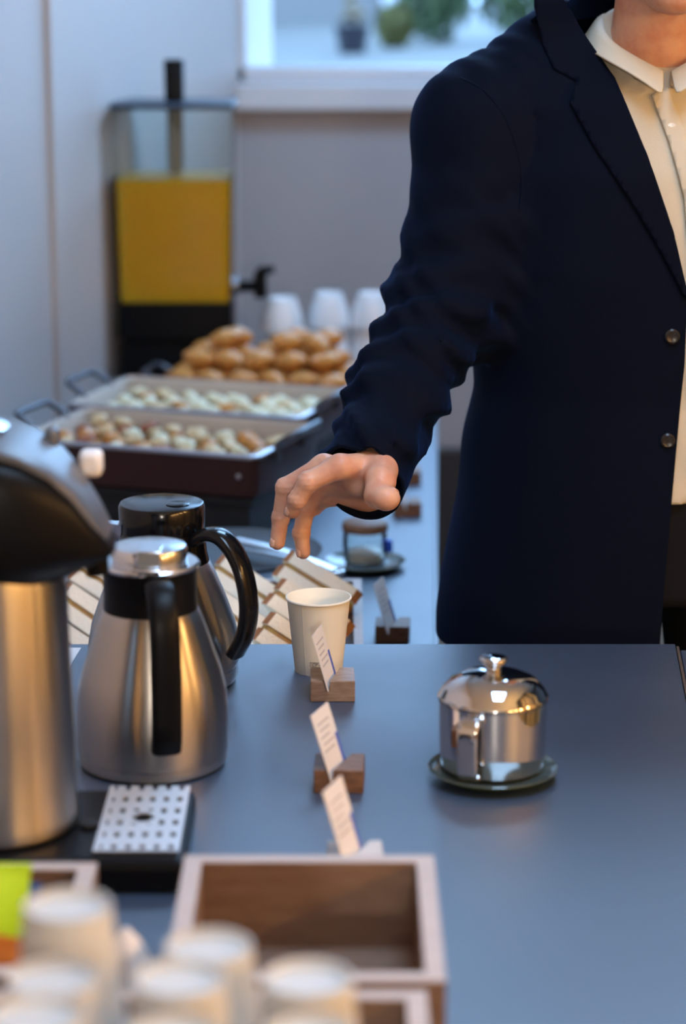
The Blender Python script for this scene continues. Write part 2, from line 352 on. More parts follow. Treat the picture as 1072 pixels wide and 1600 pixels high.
ap = thing('airpot', 'tall brushed steel airpot with black beaked pump head', 'airpot', (-0.3065, 2.0, Z1 + 0.0302))
obj('body', MB().lathe([(0, 0), (0.070, 0), (0.0745, 0.004), (0.0745, 0.014), (0.0732, 0.018), (0.0725, 0.10), (0.070, 0.22), (0.066, 0.238), (0, 0.238)], 72), M_steel, ap)
def head(zsc=0.0, grow=0.0, top=False):
    st = [(-0.098, 0.285, 0.262, 0.02), (-0.090, 0.318, 0.240, 0.045), (-0.06, 0.338, 0.222, 0.068), (-0.02, 0.347, 0.214, 0.076), (0.015, 0.345, 0.212, 0.076), (0.040, 0.337, 0.216, 0.072),
          (0.064, 0.322, 0.224, 0.064), (0.081, 0.303, 0.231, 0.055), (0.096, 0.279, 0.238, 0.045), (0.107, 0.262, 0.243, 0.034), (0.112, 0.253, 0.246, 0.022)]
    rr = []
    for x, t, b, wd in st:
        ring = []; zc, hz = (t + b) / 2, (t - b) / 2
        for k in range(28):
            a = 2 * PI * k / 28; c, s = math.cos(a), math.sin(a); e = 0.42 if s > 0 else 0.75
            ring.append((x, wd * math.copysign(abs(c) ** e, c), zc + hz * math.copysign(abs(s) ** e, s)))
        rr.append(ring)
    return rr
obj('pump_head', MB().rings(head()), M_black, ap, smooth=50)
lid = []
for x, t, b, wd in [(-0.085, 0.326, 0, 0.040), (-0.05, 0.344, 0, 0.060), (-0.02, 0.350, 0, 0.066), (0.015, 0.348, 0, 0.066), (0.040, 0.340, 0, 0.063), (0.064, 0.325, 0, 0.055), (0.081, 0.306, 0, 0.046), (0.097, 0.281, 0, 0.036), (0.108, 0.262, 0, 0.024)]:
    lid.append([(x, wd * c, t + 0.003 * (1 - abs(c) ** 4) - dz) for c, dz in [(-1, 0.006), (-1, 0), (-0.9, -0.001), (-0.6, -0.001), (0, -0.001), (0.6, -0.001), (0.9, -0.001), (1, 0), (1, 0.006)]])
obj('pump_lever', MB().rings(lid), M_skygrey, ap, smooth=50)
obj('lever_button', MB().lathe([(0, 0), (0.035, 0), (0.037, 0.004), (0.030, 0.009), (0, 0.011)], 28, (-0.012, 0, 0.350)), M_chrome2, ap)
obj('lever_latch', MB().box((0.050, 0.030, 0.322), (0.062, 0.050, 0.345)), M_skygrey, ap, bevel=0.004)
obj('lever_latch', MB().box((0.078, 0.040, 0.300), (0.098, 0.062, 0.323)), M_card, ap, bevel=0.005)
obj('spout', MB().tube([(0.094, 0, 0.246), (0.097, 0, 0.225)], [0.012, 0.010], 14), M_black, ap)

# ------------------------------------------------------------------ thermal carafes
c1 = thing('thermal_carafe', 'front steel carafe with chrome lid, black handle facing the camera', 'carafe', (-0.1853, 2.2445, Z1), group='thermal carafes')
obj('body', MB().lathe([(0.0725, 0.013), (0.0735, 0.018), (0.0738, 0.05), (0.0715, 0.077), (0.0675, 0.095), (0.058, 0.124), (0.0505, 0.145), (0.0462, 0.156), (0.044, 0.158)], 80), M_steel, c1)
obj('base_ring', MB().lathe([(0, 0), (0.066, 0), (0.071, 0.003), (0.0722, 0.007), (0.0722, 0.0125), (0.0715, 0.0132), (0, 0.0132)], 72), M_steelbase, c1)
obj('collar', MB().lathe([(0.044, 0.154), (0.0455, 0.155), (0.0448, 0.17), (0.0452, 0.192), (0.0465, 0.197), (0.044, 0.199), (0, 0.199)], 56), M_black, c1)
obj('chrome_ring', MB().lathe([(0.0440, 0.198), (0.0475, 0.1985), (0.048, 0.201), (0.0460, 0.203), (0.038, 0.202), (0, 0.202)], 56), M_chrome2, c1)
l1 = obj('lid', MB().lathe([(0, 0.2015), (0.0355, 0.2015), (0.0362, 0.204), (0.0362, 0.2155), (0.0345, 0.2185), (0.028, 0.220), (0, 0.2205)], 56), M_chrome2, c1)
obj('thumb_lever', MB().box((-0.009, -0.050, 0.2035), (0.014, -0.0335, 0.2065)).box((-0.009, -0.042, 0.2065), (0.014, -0.010, 0.2225)), M_chrome2, l1, bevel=0.003)
def radial(ang, pts): return [(r * math.cos(ang), r * math.sin(ang), z) for r, z in pts]
an = R(-90 + 13)
obj('handle', MB().tube(spline(radial(an, [(0.040, 0.184), (0.056, 0.190), (0.074, 0.184), (0.086, 0.165), (0.0905, 0.13), (0.0915, 0.09), (0.0895, 0.058), (0.083, 0.040)]), 6), 1.0, 16,
    flat=(0.0145, 0.0085), side=(-math.sin(an), math.cos(an), 0)), M_black, c1, smooth=60)

c2 = thing('thermal_carafe', 'rear steel carafe with flat black lid and looped black handle', 'carafe', (-0.1935, 2.5109, Z1), group='thermal carafes')
obj('body', MB().lathe([(0.0805, 0.020), (0.0825, 0.026), (0.082, 0.040), (0.0775, 0.066), (0.067, 0.096), (0.056, 0.122), (0.0505, 0.134), (0.048, 0.137)], 80), M_steel, c2)
obj('base_ring', MB().lathe([(0, 0), (0.072, 0), (0.0775, 0.003), (0.0800, 0.010), (0.0802, 0.0195), (0, 0.0195)], 72), M_steelbase, c2)
obj('collar', MB().lathe([(0.048, 0.132), (0.0505, 0.1335), (0.048, 0.145), (0.0455, 0.168), (0, 0.168)], 56), M_blackg, c2)
l2 = obj('lid', MB().lathe([(0, 0.166), (0.0445, 0.166), (0.0455, 0.169), (0.0462, 0.194), (0.0445, 0.1975), (0.042, 0.1982), (0, 0.1982)], 60), M_blackg, c2)
obj('lid_button', MB().lathe([(0, 0.1978), (0.012, 0.1978), (0.0125, 0.1992), (0.010, 0.2000), (0, 0.1996)], 28, (0.018, -0.012, 0)), M_blackg, l2)
an = R(-33)
obj('handle', MB().tube(spline(radial(an, [(0.040, 0.160), (0.060, 0.171), (0.082, 0.168), (0.103, 0.143), (0.1125, 0.104), (0.108, 0.070), (0.094, 0.044)]), 7), 1.0, 16,
    flat=(0.0125, 0.0070), side=(-math.sin(an), math.cos(an), 0)), M_blackg, c2, smooth=60)
sp = MB()
sp.rings([[(-0.040, -0.010, 0.160), (-0.040, 0.010, 0.160), (-0.042, 0.012, 0.176), (-0.042, -0.012, 0.176)], [(-0.052, -0.006, 0.166), (-0.052, 0.006, 0.166), (-0.054, 0.008, 0.178), (-0.054, -0.008, 0.178)],
          [(-0.060, -0.002, 0.174), (-0.060, 0.002, 0.174), (-0.061, 0.003, 0.180), (-0.061, -0.003, 0.180)]])
obj('spout', sp, M_chrome2, c2, rot=(0, 0, R(8)))

# ------------------------------------------------------------------ paper cups
def cup_profile():
    return [(0, 0.005), (0.0245, 0.005), (0.0248, 0.0), (0.0262, 0.0), (0.0345, 0.081), (0.0356, 0.0812), (0.0364, 0.0822), (0.0360, 0.0835), (0.0348, 0.0838), (0.0340, 0.0828), (0.0263, 0.0075), (0, 0.0065)]
hc = thing('paper_cup', 'single upright cream paper cup below the reaching hand', 'cup', (-0.0268, 2.5480, Z1))
obj('cup', MB().lathe(cup_profile(), 72), M_paper, hc, smooth=40)
sm = MB()
for z0, z1 in ((0.001, 0.0805),):
    def rc(z): return 0.0262 + (0.0345 - 0.0262) * z / 0.081
    a0 = R(-90 - 33)
    sm.rings([[((rc(z) + t) * math.cos(a0 + q), (rc(z) + t) * math.sin(a0 + q), z) for q, t in ((-0.008, 0.0), (0.0, 0.0002), (0.05, 0.0001), (0.06, 0))] for z in (z0, 0.04, z1)], closed=False, cap=False)
obj('side_seam', sm, M_paper, hc, smooth=60)
def wrap(vs, u0, z0, off=0.0003):     # flat (u, v) metres onto the cup wall
    out = []
    for u, v in vs:
        z = z0 + v; r = rc(z) + off; a = R(-90) + (u0 + u) / r; out.append((r * math.cos(a), r * math.sin(a), z))
    return out
mk = MB()
def strip(u0, v0, u1, v1):
    n = 8
    for k in range(n):
        a, b = u0 + (u1 - u0) * k / n, u0 + (u1 - u0) * (k + 1) / n
        mk.add(wrap([(a, v0), (b, v0), (b, v1), (a, v1)], -0.0092, 0.0108), [(0, 1, 2, 3)])
for q in ((0, 0, 0.0165, 0.0004), (0, 0.0052, 0.0165, 0.0056), (0, 0, 0.0004, 0.0056), (0.0161, 0, 0.0165, 0.0056)): strip(*q)
def text_mesh(body, size):
    cu = bpy.data.curves.new('txt', 'FONT'); cu.body = body; cu.size = size; cu.shear = 0.25; cu.resolution_u = 2
    o = bpy.data.objects.new('txt', cu); C.objects.link(o); dg = bpy.context.evaluated_depsgraph_get()
    me = bpy.data.meshes.new_from_object(o.evaluated_get(dg)); v = [(p.co.x, p.co.y) for p in me.vertices]; f = [tuple(p.vertices) for p in me.polygons]
    bpy.data.objects.remove(o); bpy.data.curves.remove(cu); bpy.data.meshes.remove(me); return v, f
for body, s, u, v in (('CP', 0.0056, 0.0014, 0.0010), ('wo', 0.0036, 0.0094, 0.0014)):
    tv, tf = text_mesh(body, s); mk.add(wrap([(a + u, b + v) for a, b in tv], -0.0092, 0.0108), tf)
obj('printed_mark', mk, M_ink, hc, smooth=0)

# inverted cups in stacks, in the foreground box
cm = MB().lathe(cup_profile(), 36)
for i, (r, z) in enumerate([]): pass
proto = obj('paper_cup', cm, M_paperw, smooth=40)
fl = Z1 + 0.0102
stk = [((-0.1656, 1.360), 11, 'left rear stack beside the sachet box'),
       ((-0.1665, 1.284), 10, 'left middle stack'),
       ((-0.1660, 1.208), 11, 'left front stack, nearest the corner'),
       ((-0.0935, 1.284), 10, 'stack in the middle of the box'),
       ((-0.0925, 1.208), 10, 'stack in front of the middle one'),
       ((-0.0810, 1.358), 9, 'rear stack nearest the empty box'),
       ((-0.0205, 1.312), 9, 'right rear stack'),
       ((-0.0185, 1.236), 9, 'right front stack')]
ORD2 = ['second', 'third', 'fourth', 'fifth', 'sixth', 'seventh', 'eighth', 'ninth', 'tenth', 'lowest']
first = True
for (x, y), n, lab in stk:
    for k in range(n):
        o = proto if first else proto.copy()
        if not first: C.objects.link(o)
        first = False
        o.location = (x, y, fl + 0.0838 + 0.0127 * k); o.rotation_euler = (PI, 0, rnd.random() * 6)
        if k == n - 1: tag(o, 'upside-down white paper cup on top of the ' + lab, 'cup', 'stacked upside-down paper cups')
        else: tag(o, '%s white paper cup from the top in the %s' % (ORD2[n - 2 - k], lab), 'cup', 'stacked upside-down paper cups')

# ------------------------------------------------------------------ wooden boxes
def wbox(name, label, x0, x1, y0, y1, h, zb=Z1, t=0.014, m_in=M_box, m_rim=M_boxlit):
    b = thing(name, label, 'box', ((x0 + x1) / 2, (y0 + y1) / 2, zb)); a, c = (x1 - x0) / 2, (y1 - y0) / 2
    obj('floor_board', MB().box((-a + t, -c + t, 0), (a - t, c - t, 0.010)), m_in, b, smooth=0)
    for nm, lo, hi in (('side_board', (-a, -c, 0), (-a + t, c, h)), ('side_board', (a - t, -c, 0), (a, c, h)), ('end_board', (-a + t, -c, 0), (a - t, -c + t, h)), ('end_board', (-a + t, c - t, 0), (a - t, c, h))):
        s = obj(nm, MB().box(lo, (hi[0], hi[1], h - 0.001)), m_in, b, smooth=0)
        obj('rim', MB().box((lo[0], lo[1], h - 0.001), hi), m_rim, s, smooth=0)
    return b
wbox('wooden_box', 'empty open wooden box with pale-lit rim on the front table', -0.1245, 0.0715, 1.556, 1.7905, 0.082)
wbox('wooden_box', 'wooden box in front holding the stacks of paper cups', -0.330, 0.0575, 1.12, 1.545, 0.080)
wbox('wooden_box', 'wooden box at the left edge holding coloured sachets', -0.46, -0.193, 1.575, 1.785, 0.078)
def sachet(x, y, rz, tilt, m, label, hgt=0.085, wd=0.052):
    t = thing('sachet', label, 'sachet', (x, y, Z1 + (0.0170 if m is M_lime else 0.0150)), rz, 'sachets in the box')
    s = MB(); n = 7
    rings = []
    for j in range(n + 1):
        v = j / n; th = 0.0006 + 0.005 * math.sin(PI * v) ** 0.6
        rings.append([(-wd / 2, -th * 0.1, hgt * v), (-wd / 4, -th, hgt * v), (wd / 4, -th, hgt * v), (wd / 2, -th * 0.1, hgt * v), (wd / 2, th * 0.1, hgt * v), (wd / 4, th, hgt * v), (-wd / 4, th, hgt * v), (-wd / 2, th * 0.1, hgt * v)])
    s.rings(rings); p = obj('packet', s, m, t, smooth=50); p.rotation_euler = (tilt, 0.22 if m is M_lime else 0, 0)
    q = obj('sealed_edge', MB().box((-wd / 2, -0.001, hgt - 0.001), (wd / 2, 0.001, hgt + 0.007)), m, t, smooth=0); q.rotation_euler = (tilt, 0.22 if m is M_lime else 0, 0)
sachet(-0.262, 1.650, 0.6, R(-10), M_lime, 'lime green sachet standing in the wooden box at the left', 0.10)
sachet(-0.256, 1.722, 0.1, R(-12), M_bluep, 'blue sachet standing at the back of the left wooden box', 0.060)
sachet(-0.235, 1.612, -0.4, R(-12), M_orange, 'orange sachet in front of the lime green one', 0.062)
sachet(-0.345, 1.70, 0.3, R(-12), M_bluep, 'blue sachet at the left end of the sachet box', 0.070)
tw = thing('napkin', 'crumpled white paper napkin between the cup stacks and drip tray', 'napkin', (-0.158, 1.640, Z1))
nv = MB(); rr = []
for j in range(9):
    v = j / 8; ring = []
    for k in range(18):
        a = 2 * PI * k / 18; q = (0.030 * (1 - v) ** 0.7 + 0.002) * (1 + 0.3 * noise.noise((math.cos(a) * 2, math.sin(a) * 2, v * 3)))
        ring.append((q * math.cos(a), q * math.sin(a), 0.085 * v))
    rr.append(ring)
obj('paper', nv.rings(rr), M_card, tw, smooth=25)

# ------------------------------------------------------------------ card holders
def holder(x, yfront, zb, rz, label, cardh, lean, yaw, m, wd=0.047, first=False):
    t = thing('card_holder', label, 'card holder', (x, yfront, zb), rz, 'wooden card holders')
    a = wd / 2
    b = MB(); rr = []; k = math.tan(R(-yaw)); sl = 0.0125 * math.tan(R(-lean)) + 0.0009
    for y in (0, 0.050):
        o_ = (y - 0.0205) * k
        rr.append([(-a, y, 0), (a, y, 0), (a, y, 0.023), (o_ + 0.0012, y, 0.023), (o_ + 0.0012, y, 0.0115), (o_ - 0.0010, y, 0.0115), (o_ - 0.0012 - sl, y, 0.023), (-a, y, 0.023)])
    b.rings(rr)
    obj('block', b, m, t, smooth=0, bevel=0.0015)
    c = obj('card', MB().box((-0.0004, -0.023, 0), (0.0004, 0.023, cardh)), [M_card], t, smooth=0)
    obj('printed_back', MB().box((0.00042, 0.0165, 0.001), (0.0007, 0.0228, cardh * 0.55)), M_blue, c, smooth=0)
    pl = MB()
    for j in range(5):
        z = cardh * (0.80 - 0.10 * j); pl.box((0.00042, -0.016 + 0.002 * (j % 2), z), (0.0006, 0.014 - 0.004 * (j % 3), z + 0.0018))
    obj('printed_lines', pl, M_print, c, smooth=0)
    c.location = (0, 0.0205, 0.0120); c.rotation_euler = (0, R(lean), R(yaw))
holder(-0.0108, 2.4324, Z1, R(1), 'oak card holder right beside the single cup', 0.062, -16, -13, M_wood)
holder(-0.0042, 2.1542, Z1, R(-2), 'walnut card holder in the middle of the front table', 0.066, -18, -18, M_walnut)
holder(0.0115, 1.925, Z1, R(2), 'pale-lit card holder just behind the empty wooden box', 0.074, -17, -22, mat('block wood whitened by light', (0.62, 0.57, 0.53), 0.5, var=0.1, vscale=30))  # block colour whitened to carry the light falling on it
holder(0.0670, 3.170, Z2, R(-3), 'card holder on the back counter beside the sandwich tray', 0.072, -17, -15, M_walnut)
holder(0.1080, 3.900, Z2, R(3), 'card holder on the back counter under the sleeve cuff', 0.05, -15, -12, M_walnut, 0.045)
holder(0.1170, 4.140, Z2, R(0), 'farthest card holder, along the back counter edge', 0.05, -15, -12, M_walnut, 0.04)
tag(obj('paper_sheet', MB().prism([(-0.42, 2.50), (-0.3055, 2.506), (-0.2965, 2.628), (-0.42, 2.628)], Z1 + 0.0002, Z1 + 0.0012), M_card, smooth=0), 'flat sheet of white paper between airpot and carafes', 'paper')
sg = thing('slate_sign', 'small dark slate sign behind the airpot by the sandwiches', 'sign', (-0.385, 2.765, Z2))
obj('slate', MB().box((-0.05, 0, 0), (0.048, 0.008, 0.14)), M_slate, sg, smooth=0, bevel=0.001)
obj('foot', MB().box((-0.04, -0.02, 0), (0.04, 0.03, 0.006)), M_slate, sg, smooth=0)

# ------------------------------------------------------------------ sugar bowl and saucer
def saucer(x, y, z, label):
    s = thing('saucer', label, 'saucer', (x, y, z), group='saucers')
    obj('dish', MB().lathe([(0, 0.004), (0.030, 0.004), (0.046, 0.0055), (0.056, 0.0095), (0.0615, 0.0125), (0.0622, 0.0118), (0.058, 0.0095)], 64), M_saucer, s, smooth=60)
    obj('underside', MB().lathe([(0.0621, 0.0117), (0.057, 0.0075), (0.045, 0.003), (0.034, 0.0), (0, 0.0)], 64), M_saucerg, s, smooth=60)
    return s
def bowl(x, y, z, label, rz=0):
    b = thing('sugar_bowl', label, 'sugar bowl', (x, y, z), rz, None)
    H = 0.070
    obj('body', MB().lathe([(0, 0), (0.044, 0), (0.0495, 0.003), (0.0508, 0.008), (0.0515, 0.04), (0.0517, H - 0.0025), (0.0528, H - 0.0015), (0.0528, H - 0.0002), (0.0505, H), (0.050, 0.02), (0.044, 0.004), (0, 0.004)], 96), M_chrome, b, smooth=40)
    l = obj('lid', MB().lathe([(0.0485, H + 0.0002), (0.0530, H + 0.0006), (0.0533, H + 0.0022), (0.0515, H + 0.0040), (0.0485, H + 0.010), (0.041, H + 0.0175), (0.030, H + 0.0225), (0.015, H + 0.0252), (0.0, H + 0.0258)], 96), M_chrome, b, smooth=60)
    obj('knob', MB().lathe([(0.0080, H + 0.0250), (0.0072, H + 0.028), (0.0085, H + 0.0315), (0.0122, H + 0.0350), (0.0138, H + 0.0372), (0.0136, H + 0.0392), (0.011, H + 0.0405), (0, H + 0.0410)], 48), M_chrome, l, smooth=60)
    an = R(-90 - 23)
    h = obj('handle', MB().tube(spline(radial(an, [(0.0505, H - 0.010), (0.060, H - 0.004), (0.069, H - 0.008), (0.0725, H - 0.018), (0.0725, 0.034), (0.0705, 0.016), (0.066, 0.009), (0.0615, 0.011)]), 6), 1.0, 14, flat=(0.0100, 0.0015), side=(-math.sin(an), math.cos(an), 0)), M_chrome, b, smooth=60)
    obj('hinge', MB().tube(radial(an, [(0.0500, H - 0.012), (0.0575, H - 0.012)]), 0.0065, 14), M_chrome, b, smooth=60)
    return b
saucer(0.1436, 2.198, Z1, 'round green-rimmed saucer under the chrome sugar bowl in front')
bowl(0.1440, 2.214, Z1 + 0.0060, 'shiny chrome lidded sugar bowl alone on the front table')
saucer(0.0335, 3.572, Z2, 'blurred round saucer under the glass jar on the back counter')
gj = thing('glass_jar', 'small clear glass jar with brown lid on a saucer below the cuff', 'jar', (0.0335, 3.575, Z2 + 0.0060))
obj('body', MB().lathe([(0, 0), (0.028, 0), (0.032, 0.004), (0.034, 0.03), (0.033, 0.052), (0.0315, 0.052), (0.032, 0.03), (0.030, 0.006), (0, 0.004)], 40), M_clear, gj, smooth=50)
obj('lid', MB().lathe([(0, 0.0525), (0.0345, 0.0525), (0.0355, 0.055), (0.0345, 0.064), (0.030, 0.067), (0, 0.068)], 40), M_walnut, gj, smooth=50)
obj('tag', MB().tube([(0.036, -0.012, 0.040), (0.037, -0.012, 0.022)], 0.0055, 10), mat('bright blue tag', (0.03, 0.12, 0.80), 0.3), gj)
obj('sugar', MB().lathe([(0, 0.0045), (0.0285, 0.0065), (0.0305, 0.020), (0.012, 0.026), (0, 0.027)], 32), M_china, gj, smooth=60)

# ------------------------------------------------------------------ sandwich tray
wbox('wooden_tray', 'wooden tray of sandwiches on the back counter', -0.405, 0.026, 2.80, 3.285, 0.060, Z2, 0.012)
def tri(y0, y1, inset=0.0, L=0.098):
    k = inset
    return [(-L / 2 + k * 2, k), (L / 2 - k * 2, k), (0, L / 2 - k * 1.2)], y0, y1
def sandwich(loc, rot, label):
    t = thing('sandwich', label, 'sandwich', loc, 0, 'triangle sandwiches in the wooden tray'); t.rotation_euler = rot
    # a triangle lying point-down: the cut face (long side) is up; slices stacked along Y
    def slab(poly, y0, y1, mi_edge):
        n = len(poly); m = MB()
        m.add([(x, y0, -z) for x, z in poly], [tuple(range(n))], 0); m.add([(x, y1, -z) for x, z in poly], [tuple(reversed(range(n)))], 0)
        for k in range(n):
            a, b = poly[k], poly[(k + 1) % n]
            m.add([(a[0], y0, -a[1]), (b[0], y0, -b[1]), (b[0], y1, -b[1]), (a[0], y1, -a[1])], [(0, 1, 2, 3)], 0 if k == 0 else mi_edge)
        return m
    P = [(-0.050, 0), (0.050, 0), (0.059, 0.007), (0.055, 0.014), (0.006, 0.060), (-0.006, 0.060), (-0.055, 0.014), (-0.059, 0.007)]
    obj('bread_slice', slab(P, -0.0225, -0.0035, 1), [M_bread, M_crust], t, smooth=0)
    obj('bread_slice', slab(P, 0.0035, 0.0225, 1), [M_bread, M_crust], t, smooth=0)
    Q = [(x * 0.96, z * 0.93 + 0.003) for x, z in P]
    obj('filling', slab(Q, -0.0035, 0.0035, 0), [M_fill], t, smooth=0)
    return t
s0 = None; ORD = ['first', 'second', 'third', 'fourth', 'fifth', 'sixth', 'seventh', 'eighth', 'ninth', 'tenth', 'eleventh', 'twelfth']
SN = Vector((0, -0.75, 0.66)).normalized(); SU = Vector((0, 0.66, 0.75)).normalized(); SX = Vector((1, 0, 0))
for row in range(3):
    for col in range(4):
        i = row * 4 + col; an = R(35 + 1.0 * math.sin(i * 2.1))
        xl = SX * math.cos(an) - SU * math.sin(an); yl = SX * math.sin(an) + SU * math.cos(an)
        rot = Matrix((xl, yl, SN)).transposed().to_euler()
        loc = (-0.332 + col * 0.0925 + 0.010 * row, 2.858 + row * 0.130 + 0.005 * math.sin(i * 1.7), Z2 + 0.086 + 0.006 * row + 0.004 * math.sin(i * 2.9))
        lab = 'white bread sandwich, %s from the left in the %s row of the wooden tray' % (ORD[col], ('front', 'middle', 'back')[row])
        if s0 is None: s0 = sandwich(loc, rot, lab)
        else: dup(s0, loc, rot, lab)
tg = thing('serving_tongs', 'steel serving tongs lying across the back of the sandwich tray', 'tongs', (0, 0, 0))
A = [(-0.155, 3.42, 0.725), (-0.10, 3.38, 0.726), (-0.045, 3.33, 0.724), (-0.012, 3.30, 0.722)]
for dz in (0, 0.014):
    obj('arm', MB().tube(spline([(x, y, z + dz * (1 - i / 3.5)) for i, (x, y, z) in enumerate(A)], 5), 1.0, 10, flat=(0.010, 0.0013), side=(0.5, 0.6, 0)), M_chrome2, tg, smooth=60)
obj('loop_end', MB().tube([(-0.012 + 0.012 * math.cos(a), 3.296 + 0.012 * math.sin(a), 0.7225) for a in [2 * PI * k / 16 for k in range(17)]], 0.003, 8), M_chrome2, tg, smooth=60)
ps = thing('serving_plate', 'dark oval serving plate behind the sandwich tray', 'plate', (-0.16, 3.43, Z2))
obj('dish', MB().lathe([(0, 0.058), (0.09, 0.058), (0.125, 0.064), (0.13, 0.066), (0.125, 0.060), (0.09, 0.053), (0, 0.053)], 48), M_slate, ps, smooth=60)
obj('foot', MB().lathe([(0, 0), (0.05, 0), (0.045, 0.008), (0.02, 0.012), (0.02, 0.050), (0.05, 0.0535), (0, 0.0535)], 32), M_slate, ps, smooth=50)

# ------------------------------------------------------------------ roasting trays
def pan(x, y, z, rz, label, L=0.43, D=0.285, h=0.07):
    t = thing('roasting_tray', label, 'tray', (x, y, z), rz, 'roasting trays on the buffet')
    a, c = L / 2, D / 2
    def rect(ax, cy, zz, r=0.02, n=4):
        out = []
        for qx, qy, a0 in ((1, 1, 0), (-1, 1, 90), (-1, -1, 180), (1, -1, 270)):
            for k in range(n + 1):
                q = R(a0 + 90 * k / n); out.append((qx * (ax - r) + r * math.cos(q), qy * (cy - r) + r * math.sin(q), zz))
        return out
    obj('pan', MB().rings([rect(a - 0.012, c - 0.012, 0), rect(a - 0.004, c - 0.004, 0.006), rect(a, c, h)], False).add(rect(a - 0.012, c - 0.012, 0), [tuple(range(20))]), M_pan, t, smooth=40)
    obj('liner', MB().rings([rect(a - 0.003, c - 0.003, h + 0.0012), rect(a - 0.008, c - 0.008, h - 0.004), rect(a - 0.014, c - 0.014, 0.0115)], False).add(rect(a - 0.0135, c - 0.0135, 0.011), [tuple(range(20))]), M_panin, t, smooth=40)
    obj('rim', MB().rings([rect(a + 0.004, c + 0.004, h - 0.003), rect(a + 0.004, c + 0.004, h + 0.0015), rect(a - 0.003, c - 0.003, h + 0.0035), rect(a - 0.004, c - 0.004, h - 0.001)], False), M_panrim, t, smooth=40)
    for s in (-1, 1):
        ax = s * (a - 0.004)
        hd = obj('handle', MB().tube(spline([(ax, -0.060, h - 0.006), (ax + s * 0.010, -0.060, h + 0.008), (ax + s * 0.034, -0.054, h + 0.022), (ax + s * 0.036, 0, h + 0.023), (ax + s * 0.034, 0.054, h + 0.022), (ax + s * 0.010, 0.060, h + 0.008), (ax, 0.060, h - 0.006)], 5), 0.0055, 10), M_handle, t, smooth=60)
        for yy in (-0.06, 0.06):
            obj('bracket', MB().box((min(ax, ax + s * 0.012), yy - 0.010, h - 0.020), (max(ax, ax + s * 0.012), yy + 0.010, h + 0.004)), M_handle, hd, bevel=0.003)
    obj('rivet', MB().lathe([(0, 0), (0.005, 0), (0.004, 0.002), (0, 0.003)], 12), M_panrim, t, loc=(a - 0.03, -c - 0.0005, h * 0.55), rot=(R(90), 0, 0))
    return t
def riser(x, y, rz, L, D, h, label):
    t = thing('riser', label, 'stand', (x, y, Z2), rz, 'black stands on the buffet')
    obj('top_plate', MB().box((-L / 2, -D / 2, h - 0.012), (L / 2, D / 2, h)), M_blackm, t, smooth=0, bevel=0.002)
    obj('skirt', MB().box((-L / 2 + 0.01, -D / 2 + 0.01, 0), (L / 2 - 0.01, D / 2 - 0.01, h - 0.012)), M_blackm, t, smooth=0)
TR = R(-20)
riser(-0.288, 3.885, TR, 0.41, 0.27, 0.079, 'black stand under the front roasting tray')
riser(-0.235, 4.185, R(-17), 0.41, 0.27, 0.079, 'black stand under the middle roasting tray')
riser(-0.140, 4.630, R(-10), 0.34, 0.25, 0.040, 'black stand under the croissants')
pan(-0.288, 3.880, Z2 + 0.0792, TR, 'front dark brown roasting tray with mixed browned bites')
pan(-0.235, 4.185, Z2 + 0.0792, R(-17), 'middle roasting tray filled with pale scrambled egg')
pan(-0.140, 4.630, Z2 + 0.0402, R(-10), 'rear roasting tray under the pile of croissants', 0.42, 0.285, 0.05)
def blob(seed, sx_, sy_, sz_):
    m = MB(); rr = []
    for j in range(8):
        th = PI * (j + 0.25) / 7.5 if 0 < j < 7 else (0.05 if j == 0 else PI - 0.05); ring = []
        for k in range(12):
            a = 2 * PI * k / 12; d = Vector((math.sin(th) * math.cos(a), math.sin(th) * math.sin(a), math.cos(th)))
            q = 1 + 0.50 * noise.noise(d * 2.0 + Vector((seed * 3.1, 0, 0)))
            ring.append((d.x * q * sx_, d.y * q * sy_, d.z * q * sz_))
        rr.append(ring)
    return m.rings(rr)
protos = {}
def scatter(kinds, cx, cy, cz, rz, nx, ny, su, sv, name, words, where, group, levels, dz, slope=0.0):
    ca, sa = math.cos(rz), math.sin(rz)
    for lv in range(levels):
        for j in range(ny):
            for i in range(nx):
                u = (i - (nx - 1) / 2) * su + rnd.uniform(-.006, .006) + (0.25 * su if j % 2 else -0.25 * su); v = (j - (ny - 1) / 2) * sv + rnd.uniform(-.005, .005)
                nm, sd, size, m = kinds[rnd.choices(range(len(kinds)), [k[4] for k in kinds])[0]][:4]
                if (nm, sd) not in protos: o = protos[(nm, sd)] = obj(name, blob(sd, *size), m, smooth=70)
                else: o = protos[(nm, sd)].copy(); C.objects.link(o)
                o.location = (cx + u * ca - v * sa, cy + u * sa + v * ca, cz + lv * dz + rnd.uniform(0, 0.003) - slope * u * lv); q = rnd.uniform(0.8, 1.12); o.scale = (q, q * rnd.uniform(.85, 1.15), q)
                o.rotation_euler = (rnd.uniform(-.3, .3), rnd.uniform(-.3, .3), rnd.random() * 6.28)
                tag(o, '%s %s, %s from the left in the %s row of %s layer' % (words[sd], where, ORD[i], ORD[j], ('bottom', 'top')[lv]), 'food', group)
W1 = {1: 'pale bite', 2: 'golden bite', 3: 'reddish bite', 4: 'creamy bite', 5: 'creamy bite', 6: 'pale bite', 7: 'golden bite'}
scatter([('a', 1, (0.0195, 0.0150, 0.0095), M_pale, 5), ('a', 2, (0.019, 0.0145, 0.0100), M_gold, 3), ('a', 3, (0.019, 0.0150, 0.0090), M_red, 2), ('a', 4, (0.0195, 0.0150, 0.0100), M_cream, 3)],
        -0.288, 3.880, Z2 + 0.0792 + 0.0235, TR, 8, 7, 0.0450, 0.0350, 'roasted_bite', W1, 'in front tray', 'bites in the front roasting tray', 2, 0.0225, 0.045)
